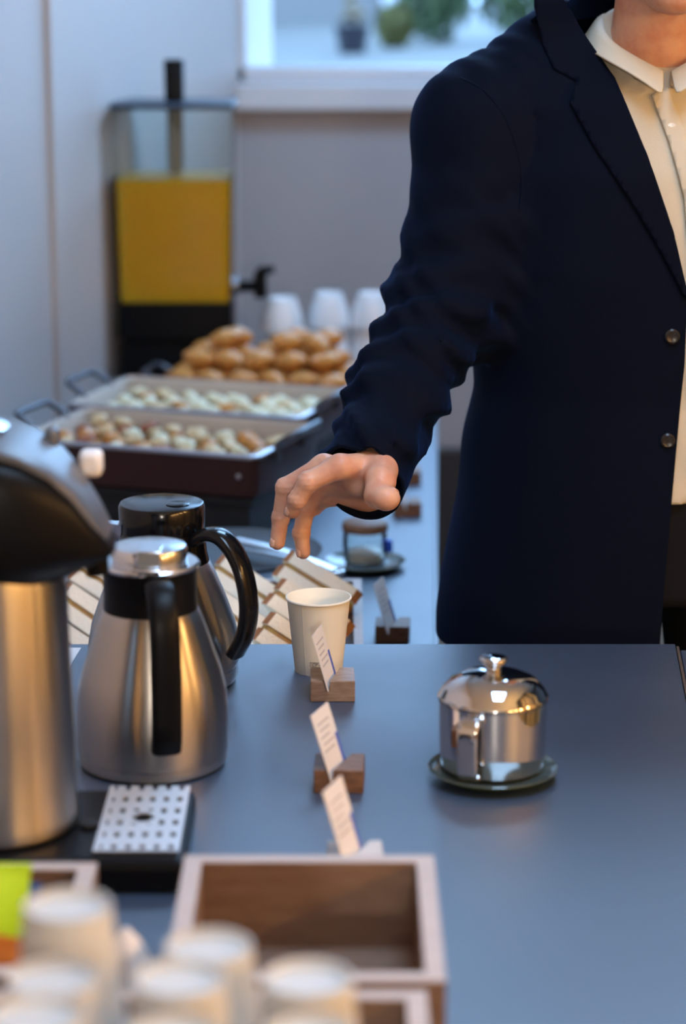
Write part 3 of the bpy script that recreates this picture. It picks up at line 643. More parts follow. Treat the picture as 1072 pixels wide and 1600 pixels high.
scatter([('b', 5, (0.0195, 0.0150, 0.0100), M_cream, 6), ('b', 6, (0.019, 0.0150, 0.0100), M_pale, 3), ('b', 7, (0.019, 0.0145, 0.0095), M_gold, 1)],
        -0.235, 4.185, Z2 + 0.0792 + 0.0235, R(-17), 8, 7, 0.0450, 0.0350, 'egg_bite', W1, 'in middle tray', 'bites in the middle roasting tray', 2, 0.0225)
# croissants
def croissant_mesh(s=1.0):
    m = MB(); rr = []; N = 26
    for j in range(N + 1):
        v = -1 + 2 * j / N; a = v * 1.15; rad = (0.0265 * (1 - abs(v) ** 1.8) + 0.004) * (1 + 0.10 * abs(math.sin(v * 9.0))) * s
        c = Vector((0.048 * math.sin(a), -0.048 * (1 - math.cos(a)) * 0.8, 0)) * s; t = Vector((math.cos(a), -math.sin(a) * 0.8, 0)).normalized(); b = Vector((-t.y, t.x, 0))
        rr.append([c + b * rad * math.cos(q) + Vector((0, 0, 1)) * rad * 0.88 * math.sin(q) for q in [2 * PI * k / 14 for k in range(14)]])
    return m.rings(rr)
cr = obj('croissant', croissant_mesh(0.66), M_gold, smooth=70); nb = 0
LV = ('bottom', 'second', 'third', 'top')
for lv, (nx, ny) in enumerate(((6, 5), (6, 4), (5, 3), (3, 2))):
    for j in range(ny):
        for i in range(nx):
            o = cr if nb == 0 else cr.copy()
            if nb: C.objects.link(o)
            u = (i - (nx - 1) / 2) * 0.060 + rnd.uniform(-.005, .005) + (0.012 if j % 2 else -0.012); v = (j - (ny - 1) / 2) * 0.048 + rnd.uniform(-.004, .004)
            if lv == 3: u = (-0.085, 0.035, 0.095)[i] + 0.015 * j
            o.location = (-0.140 + u * 0.985 + v * 0.17, 4.632 - u * 0.17 + v * 0.985, Z2 + 0.0740 + lv * 0.034 + rnd.uniform(0, .004))
            o.rotation_euler = (rnd.uniform(-.3, .3), rnd.uniform(-.25, .25), R(-10) + rnd.uniform(-.7, .7) + PI * (j % 2)); nb += 1
            tag(o, 'golden croissant, %s from the left in the %s row of the %s layer' % (ORD[i], ORD[j], LV[lv]), 'croissant', 'croissants on the rear tray')
# white china cups upside down behind the croissants
cc = thing('china_cup', 'white china cup in the stacks behind the croissants', 'cup', (0, 0, 0), 0, 'white china cups behind the croissants')
obj('cup', MB().lathe([(0, 0.066), (0.024, 0.066), (0.024, 0.070), (0.028, 0.070), (0.031, 0.062), (0.041, 0.030), (0.044, 0.0), (0.0415, 0.0), (0.038, 0.030), (0.028, 0.059), (0, 0.061)], 32), M_china, cc, smooth=40)
obj('handle', MB().tube(spline([(0.037, 0, 0.052), (0.056, 0, 0.050), (0.060, 0, 0.034), (0.041, 0, 0.020)], 5), 0.004, 8), M_china, cc, smooth=60)
nb = 0
LC = ('left end', 'second', 'middle', 'right end')
for q, (x, y, n) in enumerate(((-0.125, 4.95, 3), (-0.030, 5.02, 3), (0.060, 5.02, 3), (0.155, 5.02, 2))):
    for k in range(n):
        o = cc if nb == 0 else dup(cc, (0, 0, 0)); nb += 1
        o.location = (x, y, Z2 + 0.0002 + 0.0705 * k); o.rotation_euler = (0, 0, R(75 + 30 * rnd.random())); o['label'] = 'upside-down white china cup, %s of the %s stack behind the croissants' % (('bottom', 'second from bottom', 'top')[k + (1 if n == 2 and k else 0)], LC[q])

# ------------------------------------------------------------------ juice dispenser
jd = thing('juice_dispenser', 'square clear juice dispenser half full of orange juice on black base', 'juice dispenser', (-0.3405, 4.95, Z2), R(0))
def sq(a, c, z, r=0.012): 
    out = []
    for qx, qy, a0 in ((1, 1, 0), (-1, 1, 90), (-1, -1, 180), (1, -1, 270)):
        for k in range(5):
            q = R(a0 + 22.5 * k); out.append((qx * (a - r) + r * math.cos(q), qy * (c - r) + r * math.sin(q), z))
    return out
obj('base', MB().rings([sq(0.112, 0.09, 0), sq(0.112, 0.09, 0.13), sq(0.108, 0.086, 0.133), sq(0.108, 0.086, 0.138), sq(0.116, 0.094, 0.142), sq(0.116, 0.094, 0.212)]), M_black, jd, smooth=40)
jz = 0.2125
obj('tank', MB().rings([sq(0.1145, 0.0925, jz), sq(0.121, 0.099, 0.600)], False).rings([sq(0.1115, 0.0895, jz), sq(0.118, 0.096, 0.600)], False).rings([sq(0.121, 0.099, 0.600), sq(0.118, 0.096, 0.600)], False), M_clear, jd, smooth=40)
obj('juice', MB().rings([sq(0.1105, 0.0885, jz + 0.001), sq(0.1145, 0.0925, 0.462)]), M_juice, jd, smooth=40)
ld = obj('lid', MB().rings([sq(0.122, 0.100, 0.6005), sq(0.124, 0.102, 0.602), sq(0.124, 0.102, 0.609), sq(0.122, 0.100, 0.611)]), mat('smoky blue lid', (0.03, 0.045, 0.07), 0.4), jd, smooth=40)
obj('lid_knob', MB().rings([sq(0.019, 0.019, 0.611, 0.006), sq(0.020, 0.020, 0.690, 0.006), sq(0.018, 0.018, 0.694, 0.006)]), M_black, ld, smooth=40)
obj('ice_column', MB().lathe([(0.0165, 0.470), (0.0165, 0.600), (0, 0.600)], 28).lathe([(0.0165, 0.470), (0, 0.463)], 28), mat('grey ice tube', (0.30, 0.29, 0.28), 0.3), jd)
tp = obj('tap', MB().tube([(0.113, -0.02, 0.238), (0.150, -0.025, 0.238), (0.178, -0.028, 0.240)], [0.013, 0.012, 0.013], 14), M_black, jd)
obj('tap_lever', MB().tube(spline([(0.172, -0.028, 0.215), (0.172, -0.028, 0.262), (0.186, -0.030, 0.272), (0.200, -0.03, 0.274)], 4), [0.014] * 5 + [0.012] * 3 + [0.009] * 5, 12), M_black, tp)
obj('tap_nut', MB().tube([(0.1125, -0.02, 0.238), (0.128, -0.022, 0.238)], 0.018, 12), M_chrome2, tp)

# ------------------------------------------------------------------ the man: distance-field surfaces
def nets(f, lo, hi, h):
    lo = np.array(lo); n = np.ceil((np.array(hi) - lo) / h).astype(int) + 1
    ax = [lo[i] + h * np.arange(n[i]) for i in range(3)]
    X = np.stack(np.meshgrid(*ax, indexing='ij'), -1).astype(np.float64); v = f(X); s = v < 0
    shp = tuple(n - 1); acc = np.zeros(shp + (3,)); cnt = np.zeros(shp)
    offs = [(a, b, c) for a in (0, 1) for b in (0, 1) for c in (0, 1)]
    sl = lambda o: tuple(slice(o[i], o[i] + shp[i]) for i in range(3))
    for o in offs:
        for d in range(3):
            if o[d]: continue
            o2 = list(o); o2[d] = 1
            a, b = v[sl(o)], v[sl(o2)]; m = (a < 0) != (b < 0); t = np.where(m, a / np.where(m, a - b, 1), 0)
            for i in range(3): acc[..., i] += m * (o[i] + (t if i == d else 0))
            cnt += m
    cells = cnt > 0; idx = -np.ones(shp, int); idx[cells] = np.arange(cells.sum())
    ijk = np.argwhere(cells); V = lo + h * (ijk + acc[cells] / cnt[cells][:, None]); F = []
    for d in range(3):
        e1, e2 = (d + 1) % 3, (d + 2) % 3
        a = [slice(None)] * 3; b = [slice(None)] * 3; a[d] = slice(0, -1); b[d] = slice(1, None)
        sa, sb = s[tuple(a)], s[tuple(b)]; cr_ = np.argwhere(sa != sb)
        ok = (cr_[:, e1] > 0) & (cr_[:, e2] > 0) & (cr_[:, e1] < shp[e1]) & (cr_[:, e2] < shp[e2]); cr_ = cr_[ok]
        q = []
        for p1, p2 in ((1, 1), (0, 1), (0, 0), (1, 0)):
            c = cr_.copy(); c[:, e1] -= p1; c[:, e2] -= p2; q.append(idx[c[:, 0], c[:, 1], c[:, 2]])
        q = np.stack(q, 1); fl_ = ~sa[tuple(cr_.T)] if len(cr_) else np.zeros(0, bool)
        q[fl_] = q[fl_][:, ::-1]; F.append(q)
    return V, np.concatenate(F)
def cap(p, a, b, ra, rb):
    a = np.array(a); b = np.array(b); ba = b - a; t = np.clip(((p - a) @ ba) / (ba @ ba), 0, 1)
    return np.linalg.norm(p - a - t[..., None] * ba, axis=-1) - (ra + (rb - ra) * t)
def ell(p, c, r, rot=None):
    q = p - np.array(c)
    if rot is not None: q = q @ rot
    r = np.array(r); k = np.linalg.norm(q / r, axis=-1); return (k - 1) * r.min()
def smin(a, b, k):
    h = np.clip(0.5 + 0.5 * (b - a) / k, 0, 1); return b + (a - b) * h - k * h * (1 - h)
def chain(p, pts, k=0.01):
    d = None
    for (a, ra), (b, rb) in zip(pts, pts[1:]):
        c = cap(p, a, b, ra, rb); d = c if d is None else smin(d, c, k)
    return d
CX, CY = 0.392, 2.955       # torso axis
ZT = np.array([0.76, 0.80, 0.90, 1.05, 1.20, 1.32, 1.40, 1.46, 1.52])
WT = np.array([0.272, 0.268, 0.250, 0.230, 0.232, 0.226, 0.195, 0.125, 0.080])
DT = np.array([0.150, 0.148, 0.142, 0.132, 0.138, 0.135, 0.115, 0.090, 0.075])
def torso(p, off=0.0, top=1.52, bot=0.70):
    x, y, z = p[..., 0] - CX, p[..., 1] - CY - 0.02 * np.clip((z_ := p[..., 2]) - 1.2, 0, 1), p[..., 2]
    W, D = np.interp(z_, ZT, WT) + off, np.interp(z_, ZT, DT) + off
    n = 2.5; k = ((np.abs(x) / W) ** n + (np.abs(y) / D) ** n) ** (1 / n); d = (k - 1) * np.minimum(W, D)
    return np.maximum(d, np.maximum(z_ - top, bot - z_))
SH = (0.158, 2.93, 1.372); EL = (0.1180, 2.87, 1.165); FM = (0.0625, 2.765, 1.0761); WR = (0.0330, 2.655, 0.962)
RARM = [(SH, 0.066), ((0.147, 2.905, 1.27), 0.063), (EL, 0.063), (FM, 0.0515), ((0.0280, 2.668, 1.013), 0.0445), ((0.0090, 2.600, 0.9714), 0.0440)]
LARM = [((0.615, 2.955, 1.375), 0.064), ((0.655, 2.98, 1.25), 0.06), ((0.665, 3.0, 1.13), 0.056), ((0.65, 2.93, 0.98), 0.05), ((0.64, 2.88, 0.86), 0.047)]
def jacket_f(p):
    d = torso(p, 0.0)
    sh = smin(cap(p, (0.278, 2.970, 1.466), SH, 0.062, 0.066), cap(p, (0.505, 2.970, 1.466), LARM[0][0], 0.060, 0.064), 0.02)
    d = smin(d, sh, 0.05)
    arm = chain(p, RARM, 0.02); arm2 = chain(p, LARM, 0.02)
    # cloth folds round the sleeve
    x, y, z = p[..., 0], p[..., 1], p[..., 2]
    ph = (0.75 * x + 0.9 * z - 0.25 * y) * 150
    f1 = np.sin(ph + 2.2 * np.sin(x * 37 + z * 11 + y * 19)); f2 = np.sin((0.2 * x + 1.0 * z + 0.6 * y) * 95 + 2.0 * np.sin(x * 23 - y * 31))
    wgt = np.clip((1.36 - z) / 0.18, 0, 1) * np.clip((z - 0.96) / 0.07, 0, 1)
    arm = arm - wgt * (0.0052 * np.maximum(f1, -0.3) + 0.0048 * f2)
    d = smin(d, arm, 0.040); d = smin(d, arm2, 0.03)
    seam = np.abs(np.linalg.norm(p - np.array((0.125, 2.92, 1.36)), axis=-1) - 0.115)
    d = d + 0.0030 * np.exp(-(seam / 0.004) ** 2) * (z > 1.28)
    d = d - 0.0016 * np.sin((x * 0.8 + y * 0.5) * 190 + 3 * np.sin(z * 60)) * np.clip((z - 1.40) / 0.03, 0, 1) * np.clip((0.30 - x) / 0.05, 0, 1)
    d = d - 0.0035 * np.exp(-((x - 0.5 * (z - 1.1) - 0.2) / 0.03) ** 2) * (z < 1.2) * np.sin(z * 40) * 0.5
    return d
def bm_from(V, F):
    me = bpy.data.meshes.new('tmp'); me.from_pydata(V.tolist(), [], F.tolist()); bm = bmesh.new(); bm.from_mesh(me); bpy.data.meshes.remove(me); return bm
def cut(bm, co, no, region, delete=True):
    fs = [f for f in bm.faces if region(f.calc_center_median())]
    es = {e for f in fs for e in f.edges}; vs = {v for f in fs for v in f.verts}
    bmesh.ops.bisect_plane(bm, geom=fs + list(es) + list(vs), plane_co=co, plane_no=no)
    if delete:
        n = Vector(no); c0 = Vector(co)
        bmesh.ops.delete(bm, geom=[f for f in bm.faces if region(c := f.calc_center_median()) and (c - c0).dot(n) > 0], context='FACES')
V, F = nets(jacket_f, (-0.05, 2.52, 0.70), (0.76, 3.16, 1.56), 0.0060)
bm = bm_from(V, F)
for _ in range(1): bmesh.ops.smooth_vert(bm, verts=bm.verts, factor=0.5, use_axis_x=True, use_axis_y=True, use_axis_z=True)
bvh_jacket = BVHTree.FromBMesh(bm)
# cuffs and hem
wd = (Vector((0.0090, 2.600, 0.9714)) - Vector((0.0280, 2.668, 1.013))).normalized()
ax_ = wd.copy(); wd = Vector((-0.34, -0.89, -0.31)).normalized()
cuff_c = Vector((0.0190, 2.650, 0.9830))
cut(bm, cuff_c, wd, lambda c: (c - cuff_c).length < 0.17 and c.x < 0.115 and c.y < 2.79)
ld_ = (Vector(LARM[-1][0]) - Vector(LARM[-2][0])).normalized()
cut(bm, Vector(LARM[-1][0]), ld_, lambda c: (c - Vector(LARM[-1][0])).length < 0.07)
cut(bm, (0, 0, 0.735), (0, 0, -1), lambda c: c.z < 0.75 and c.x > 0.1 and (c - Vector(LARM[-1][0])).length > 0.075)
EL_ = [(0.235, 1.60), (0.268, 1.512), (0.322, 1.408), (0.359, 1.305), (0.404, 1.185), (0.4035, 1.10), (0.396, 0.985), (0.386, 0.83), (0.380, 0.70)]
ER_ = [(0.545, 1.60), (0.515, 1.512), (0.47, 1.408), (0.445, 1.305), (0.428, 1.185), (0.44, 1.10), (0.45, 0.985), (0.465, 0.83), (0.475, 0.70)]
def ip(tab, z):
    return float(np.interp(z, [q[1] for q in tab][::-1], [q[0] for q in tab][::-1]))
for tab, sgn in ((EL_, 1), (ER_, -1)):
    for (xa, za), (xb, zb) in zip(tab, tab[1:]):
        n = Vector((za - zb, 0, xb - xa)) * sgn
        cut(bm, (xa, 0, za), n, lambda c: zb - 0.008 < c.z < za + 0.008 and c.y < 2.95 and 0.2 < c.x < 0.56, False)
bmesh.ops.delete(bm, geom=[f for f in bm.faces if (c := f.calc_center_median()).y < 2.95 and ip(EL_, c.z) < c.x < ip(ER_, c.z)], context='FACES')
bmesh.ops.delete(bm, geom=[f for f in bm.faces if (c := f.calc_center_median()).z > 1.505 and abs(c.x - CX) < 0.10], context='FACES')
man = thing('man', 'person in a navy suit jacket and cream shirt, right arm reaching down over the cup', 'person', (0, 0, 0))
man.name = 'person'
jk = obj('jacket', bm, M_jacket, man, smooth=80, solid=0.004)

# lapel and collar laid on the jacket front
def px3(px, py, yy):          # photo pixel -> (x, z) on the plane at depth yy
    F_ = 3780.0; th = R(13.5); u, v = (px - 536) / F_, (800 - py) / F_
    dy, dz = math.cos(th) + v * math.sin(th), -math.sin(th) + v * math.cos(th); t = yy / dy
    return (u * t, 1.6 + dz * t)
def laid(outline, name, m, off, parent, step=0.006, bvh=None):
    """a flat shape in (x, z) dropped on the cloth from the front"""
    me = bpy.data.meshes.new(name); b = bmesh.new()
    b.faces.new([b.verts.new((x, 0, z)) for x, z in outline])
    xs = [p[0] for p in outline]; zs = [p[1] for p in outline]
    q = min(xs) + step
    while q < max(xs): bmesh.ops.bisect_plane(b, geom=b.verts[:] + b.edges[:] + b.faces[:], plane_co=(q, 0, 0), plane_no=(1, 0, 0)); q += step
    q = min(zs) + step
    while q < max(zs): bmesh.ops.bisect_plane(b, geom=b.verts[:] + b.edges[:] + b.faces[:], plane_co=(0, 0, q), plane_no=(0, 0, 1)); q += step
    for v in b.verts:
        hit = (bvh or bvh_jacket).ray_cast(Vector((v.co.x, 2.3, v.co.z)), Vector((0, 1, 0)))
        v.co.y = (min(hit[0].y, 2.905) if hit[0] else 2.905) - off
    for _ in range(8):
        ny_ = {v: sum(e.other_vert(v).co.y for e in v.link_edges) / len(v.link_edges) for v in b.verts if v.link_edges}
        for v, q in ny_.items(): v.co.y = 0.5 * v.co.y + 0.5 * q
    return obj(name, b, m, parent, smooth=80, solid=0.0035)
YF = 2.83
lp = [(888, 0), (925, 62), (966, 125), (1012, 245), (1050, 360), (1073, 462), (1066, 458), (1022, 375), (983, 310), (930, 230), (894, 162), (906, 129), (872, 112), (858, 80), (842, 14), (842, -1), (886, -1)]
laid([px3(x, y, YF) for x, y in lp], 'lapel', M_lapel, 0.005, jk)
lpr = [(ip(ER_, z) + ip(EL_, z) - x, z) for x, z in [px3(x, y, YF) for x, y in lp]]
laid(lpr[::-1], 'lapel', M_lapel, 0.005, jk)
for px, py in ((1050, 525), (1043, 688)):
    x, z = px3(px, py, 2.82); hit = bvh_jacket.ray_cast(Vector((x, 2.3, z)), Vector((0, 1, 0)))
    obj('button', MB().lathe([(0, 0), (0.0085, 0), (0.009, 0.002), (0.007, 0.0038), (0.004, 0.003), (0, 0.003)], 20), M_bulb, jk, loc=(x, hit[0].y - 0.002, z), rot=(R(90), 0, 0))

jc = MB(); rr = []
for j in range(37):
    v = -1 + 2 * j / 36; a = R(90) + v * R(88); fr = abs(v)
    rr.append([(0.384 + (rx + e * fr ** 3) * math.cos(a), 2.970 + ry * math.sin(a) - 0.060 * fr ** 2, z - dz * fr ** 2) for rx, e, ry, z, dz in
        ((0.098, 0.030, 0.080, 1.500, 0.006), (0.098, 0.024, 0.080, 1.548, 0.032), (0.106, 0.026, 0.088, 1.551, 0.033), (0.128, 0.034, 0.106, 1.500, 0.004))])
obj('collar', jc.rings(rr, False, closed=False), M_lapel, jk, smooth=70, solid=0.004)

sp_ = []
for px, py in ((694, 118), (722, 124), (756, 142), (782, 172), (800, 208), (811, 248), (816, 290), (812, 330)):
    x, z = px3(px, py, 2.86); hit = bvh_jacket.ray_cast(Vector((0, 0, 1.6)), (Vector((x, 2.86, z)) - Vector((0, 0, 1.6))).normalized())
    if hit[0]: sp_.append(hit[0] - Vector((0, 0.0008, 0)))
obj('sleeve_seam', MB().tube(spline(sp_, 4), 0.0022, 8), M_jacket, jk, smooth=60)

# shirt
def shirt_f(p):
    d = torso(p, -0.010, 1.50, 0.93); d = smin(d, cap(p, (0.378, 2.945, 1.42), (0.377, 2.93, 1.475), 0.075, 0.066), 0.03)
    x, z = p[..., 0], p[..., 2]
    return np.maximum(d - 0.0008 * np.sin((x * 0.7 + z) * 60 + 3 * np.sin(x * 30)) * (z < 1.38), z - 1.441 - 0.7 * np.clip(p[..., 1] - 2.86, -0.05, 0.1))
V, F = nets(shirt_f, (0.14, 2.79, 0.91), (0.66, 3.12, 1.50), 0.007)
bm = bm_from(V, F); bmesh.ops.smooth_vert(bm, verts=bm.verts, factor=0.5, use_axis_x=True, use_axis_y=True, use_axis_z=True)
bvh_shirt = BVHTree.FromBMesh(bm)
sh = obj('shirt', bm, M_shirt, man, smooth=80)
laid([px3(x, y, YF) for x, y in ((1022, 150), (1048, 140), (1072, 205), (1090, 300), (1098, 420), (1100, 740), (1080, 740), (1078, 420), (1068, 305), (1048, 225))], 'placket', M_shirt, 0.0035, sh, bvh=bvh_shirt)
for px, py in ((1052, 200), (1082, 320), (1090, 440)):
    x, z = px3(px, py, YF); hit = bvh_shirt.ray_cast(Vector((x, 2.3, z)), Vector((0, 1, 0)))
    obj('button', MB().lathe([(0, 0), (0.005, 0), (0.005, 0.0015), (0, 0.002)], 14), M_eye, sh, loc=(x, hit[0].y - 0.0032, z), rot=(R(90), 0, 0))
# collar: a folded band round the neck, open in front
NC = Vector((0.376, 2.925, 0)); co_ = []
for j in range(41):
    v = -1 + 2 * j / 40; a = R(-92) + v * R(176) + PI   # from front, round the back, to front
    a = R(90) + v * R(177)
    fr = abs(v)
    top = (0.066, 1.528 - 0.072 * fr ** 1.5); mid = (0.074, 1.520 - 0.078 * fr ** 1.5); bot = (0.082 + 0.016 * fr ** 4, 1.485 - 0.050 * fr ** 2 - 0.022 * fr ** 8); base = (0.062, 1.480 - 0.058 * fr ** 1.5)
    fr = abs(v); top = (0.0655, 1.526 - 0.078 * fr ** 1.4); mid = (0.073, 1.518 - 0.082 * fr ** 1.4); bot = (0.084 + 0.016 * fr ** 4, 1.482 - 0.048 * fr ** 2 - 0.022 * fr ** 8); base = (0.062, 1.470 - 0.052 * fr ** 1.4)
    co_.append([(NC.x + r * math.cos(a) * (1.0 if r < .07 else 1.06), NC.y + r * math.sin(a) - 0.010 * fr, z) for r, z in (base, top, mid, bot)])
m = MB(); m.rings(co_, False, closed=False)
obj('collar', m, M_shirt, sh, smooth=70, solid=0.0025, subsurf=1)
def hp(zx, zy, dy):           # hand joints laid out in the plane of the hand, dy = depth behind it
    x, z = px3(380 + zx / 3.573, 640 + zy / 3.573, 2.622 + dy); return (x, 2.622 + dy, z)
FING = {
 'index': [(hp(540, 318, -.010), .0130), (hp(362, 405, -.018), .0112), (hp(303, 503, -.016), .0100), (hp(276, 566, -.010), .0088)],
 'middle': [(hp(450, 318, .012), .0130), (hp(238, 434, .010), .0108), (hp(210, 600, .014), .0096), (hp(192, 742, .012), .0086)],
 'ring': [(hp(440, 395, .034), .0125), (hp(350, 555, .046), .0106), (hp(324, 690, .044), .0094), (hp(336, 796, .038), .0082)],
 'little': [(hp(480, 475, .053), .0115), (hp(405, 540, .070), .0086), (hp(350, 590, .070), .0076), (hp(330, 650, .066), .0066)]}
THUMB = [(hp(772, 340, .004), .0190), (hp(766, 400, -.022), .0165), (hp(750, 478, -.040), .0142), (hp(798, 497, -.054), .0130)]
WRI, WUL = hp(737, 328, .026), hp(705, 470, .056)
# shirt cuff just inside the right sleeve
cf = []
wc = (Vector(WRI) + Vector(WUL)) / 2; ad = (wc - Vector((0.0625, 2.770, 1.0755))).normalized(); e1 = (Vector(WUL) - Vector(WRI)); e1 = (e1 - ad * e1.dot(ad)).normalized(); e2 = ad.cross(e1)
for t in (-0.07, -0.03, 0.0):
    ring = []
    for k in range(40):
        q = 2 * PI * k / 40; p0 = wc + e1 * math.cos(q) * 0.0400 + e2 * math.sin(q) * 0.0250
        ring.append(p0 + ad * (t - 0.012))
    cf.append(ring)
obj('cuff', MB().rings(cf, False), M_shirt, sh, smooth=70, solid=0.002)
# trousers, shoes
def trou(p):
    d = torso(p, -0.018, 1.0, 0.80)
    for s in (-1, 1):
        d = smin(d, chain(p, [((CX + s * 0.10, 2.95, 0.86), 0.098), ((CX + s * 0.115, 2.94, 0.48), 0.075), ((CX + s * 0.12, 2.96, 0.085), 0.058)], 0.02), 0.03)
    return np.maximum(d, 0.05 - p[..., 2])
V, F = nets(trou, (0.10, 2.78, 0.03), (0.70, 3.14, 1.01), 0.010)
obj('trousers', bm_from(V, F), M_trouser, man, smooth=80)
for s in (-1, 1):
    V, F = nets(lambda p: np.maximum(smin(cap(p, (CX + s * 0.12, 2.99, 0.05), (CX + s * 0.125, 2.86, 0.035), 0.042, 0.042), cap(p, (CX + s * 0.12, 2.98, 0.05), (CX + s * 0.12, 2.98, 0.10), 0.042, 0.045), 0.02), -p[..., 2]),
                (CX + s * 0.12 - 0.09, 2.76, -0.01), (CX + s * 0.12 + 0.09, 3.08, 0.16), 0.008)
    obj('shoe', bm_from(V, F), M_shoe, man, smooth=80)

# body: head, neck, trunk, arms and the detailed right hand (one mesh)
def hand_f(p):
    d = smin(cap(p, WRI, FING['index'][0][0], .0185, .0135), cap(p, WUL, FING['little'][0][0], .0175, .0125), .018)
    mid = tuple((np.array(WRI) * .6 + np.array(WUL) * .4)); mid2 = tuple((np.array(WRI) * .4 + np.array(WUL) * .6))
    d = smin(d, cap(p, mid, FING['middle'][0][0], .0185, .0135), .016); d = smin(d, cap(p, mid2, FING['ring'][0][0], .018, .013), .016)
    # heel of the thumb and forearm
    d = smin(d, cap(p, tuple(np.array(WRI) + np.array((-.008, .01, -.010))), hp(640, 420, .008), .019, .013), .014)
    arm0 = (0.0625, 2.770, 1.0755)
    d = smin(d, smin(cap(p, WRI, arm0, .0195, .032), cap(p, WUL, arm0, .0190, .032), .02), .016)
    for nme, ch in FING.items():
        f = None
        for (a, ra), (b, rb) in zip(ch, ch[1:]):
            c = cap(p, a, b, ra, rb); f = c if f is None else smin(f, c, .003)
        for (a, ra) in ch[1:3]: f = smin(f, np.linalg.norm(p - np.array(a), axis=-1) - ra * 1.06, .003)
        d = smin(d, f, .007)
    t = chain(p, THUMB, .005); t = smin(t, ell(p, THUMB[3][0], (.0155, .0135, .0125)), .004); d = smin(d, t, .009)
    # knuckle creases on the finger backs
    for nme, ch in FING.items():
        for (a, ra) in ch[1:3]:
            r_ = np.linalg.norm(p - np.array(a), axis=-1); d = d + 0.0005 * np.exp(-((r_ - ra * 1.0) / .003) ** 2) * np.sin((p[..., 2] - a[2]) * 2200)
    return d
def body_f(p):
    d = torso(p, -0.022, 1.45, 0.82)
    d = smin(d, cap(p, (0.380, 2.95, 1.40), (0.377, 2.905, 1.52), 0.068, 0.056), 0.03)
    d = smin(d, chain(p, [(SH, .048), (EL, .042), ((0.0625, 2.770, 1.0755), .032)], .02), .04)
    d = smin(d, chain(p, [(q, r - .018) for q, r in LARM], .02), .04)
    d = smin(d, cap(p, LARM[-1][0], (0.637, 2.868, .815), .028, .026), .02)
    for s in (-1, 1): d = smin(d, chain(p, [((CX + s * 0.10, 2.95, 0.86), 0.075), ((CX + s * 0.115, 2.94, 0.48), 0.055), ((CX + s * 0.12, 2.965, 0.085), 0.038)], 0.02), 0.03)
    # head: skull, jaw, chin, nose, ears
    return smin(d, head_f(p), 0.025)
def head_f(p):
    hd = ell(p, (0.377, 2.885, 1.645), (0.079, 0.099, 0.105)); hd = smin(hd, ell(p, (0.377, 2.845, 1.575), (0.060, 0.070, 0.062)), 0.03)
    hd = smin(hd, ell(p, (0.377, 2.800, 1.532), (0.030, 0.026, 0.024)), 0.025); hd = smin(hd, cap(p, (0.377, 2.785, 1.635), (0.377, 2.772, 1.600), .008, .013), 0.012)
    hd = smin(hd, smin(cap(p, (0.357, 2.797, 1.571), (0.397, 2.797, 1.571), .0055, .0055), cap(p, (0.360, 2.796, 1.560), (0.394, 2.796, 1.560), .006, .006), .002), 0.005)
    hd = smin(hd, smin(cap(p, (0.348, 2.806, 1.662), (0.325, 2.822, 1.660), .010, .009), cap(p, (0.406, 2.806, 1.662), (0.429, 2.822, 1.660), .010, .009), .01), .015)
    hd = smin(hd, ell(p, (0.377, 2.782, 1.598), (0.018, 0.013, 0.010)), .008)
    for s in (-1, 1):
        hd = smin(hd, ell(p, (0.377 + s * 0.078, 2.895, 1.625), (0.010, 0.020, 0.032)), 0.008); hd = np.maximum(hd, -ell(p, (0.377 + s * 0.031, 2.783, 1.642), (0.014, 0.008, 0.009)))
    return smin(hd, cap(p, (0.380, 2.95, 1.40), (0.377, 2.905, 1.52), 0.0688, 0.0568), 0.02)
def left_hand_f(p):
    d = cap(p, LARM[-1][0], (0.637, 2.868, .815), .028, .026)
    for q, (yo, ln, r) in enumerate(((-.034, .070, .0098), (-.011, .078, .0102), (.012, .073, .0098), (.033, .056, .0086))):
        k0 = (0.636, 2.853 + yo, .752 + .004 * abs(q - 1)); k1 = (0.630, 2.848 + yo * 1.02, k0[2] - ln * .5); k2 = (0.619, 2.846 + yo, k0[2] - ln * .8); k3 = (0.608, 2.846 + yo * .95, k0[2] - ln * 1.05)
        d = smin(d, cap(p, (0.637, 2.868 + yo * .5, .812), k0, .018, .0125), .014)
        d = smin(d, chain(p, [(k0, r * 1.1), (k1, r), (k2, r * .9), (k3, r * .8)], .003), .006)
    return smin(d, chain(p, [((0.628, 2.842, .808), .015), ((0.618, 2.812, .775), .0125), ((0.611, 2.802, .742), .011), ((0.607, 2.800, .722), .0095)], .005), .009)
V4, F4 = nets(lambda p: head_f(p), (0.27, 2.74, 1.405), (0.485, 3.03, 1.77), 0.0048)
V3, F3 = nets(left_hand_f, (0.575, 2.77, 0.64), (0.69, 2.94, 0.875), 0.0028)
V1, F1 = nets(lambda p: np.maximum(body_f(p), p[..., 2] - 1.435), (0.0, 2.55, 0.04), (0.72, 3.12, 1.60), 0.0105)
V2, F2 = nets(hand_f, (-0.105, 2.50, 0.86), (0.13, 2.82, 1.12), 0.0019)
bm = bm_from(np.concatenate([V1, V2, V3, V4]), np.concatenate([F1, F2 + len(V1), F3 + len(V1) + len(V2), F4 + len(V1) + len(V2) + len(V3)]))
bmesh.ops.smooth_vert(bm, verts=bm.verts, factor=0.4, use_axis_x=True, use_axis_y=True, use_axis_z=True)
bvh_body = BVHTree.FromBMesh(bm)
body = obj('body', bm, M_skin, man, smooth=80)
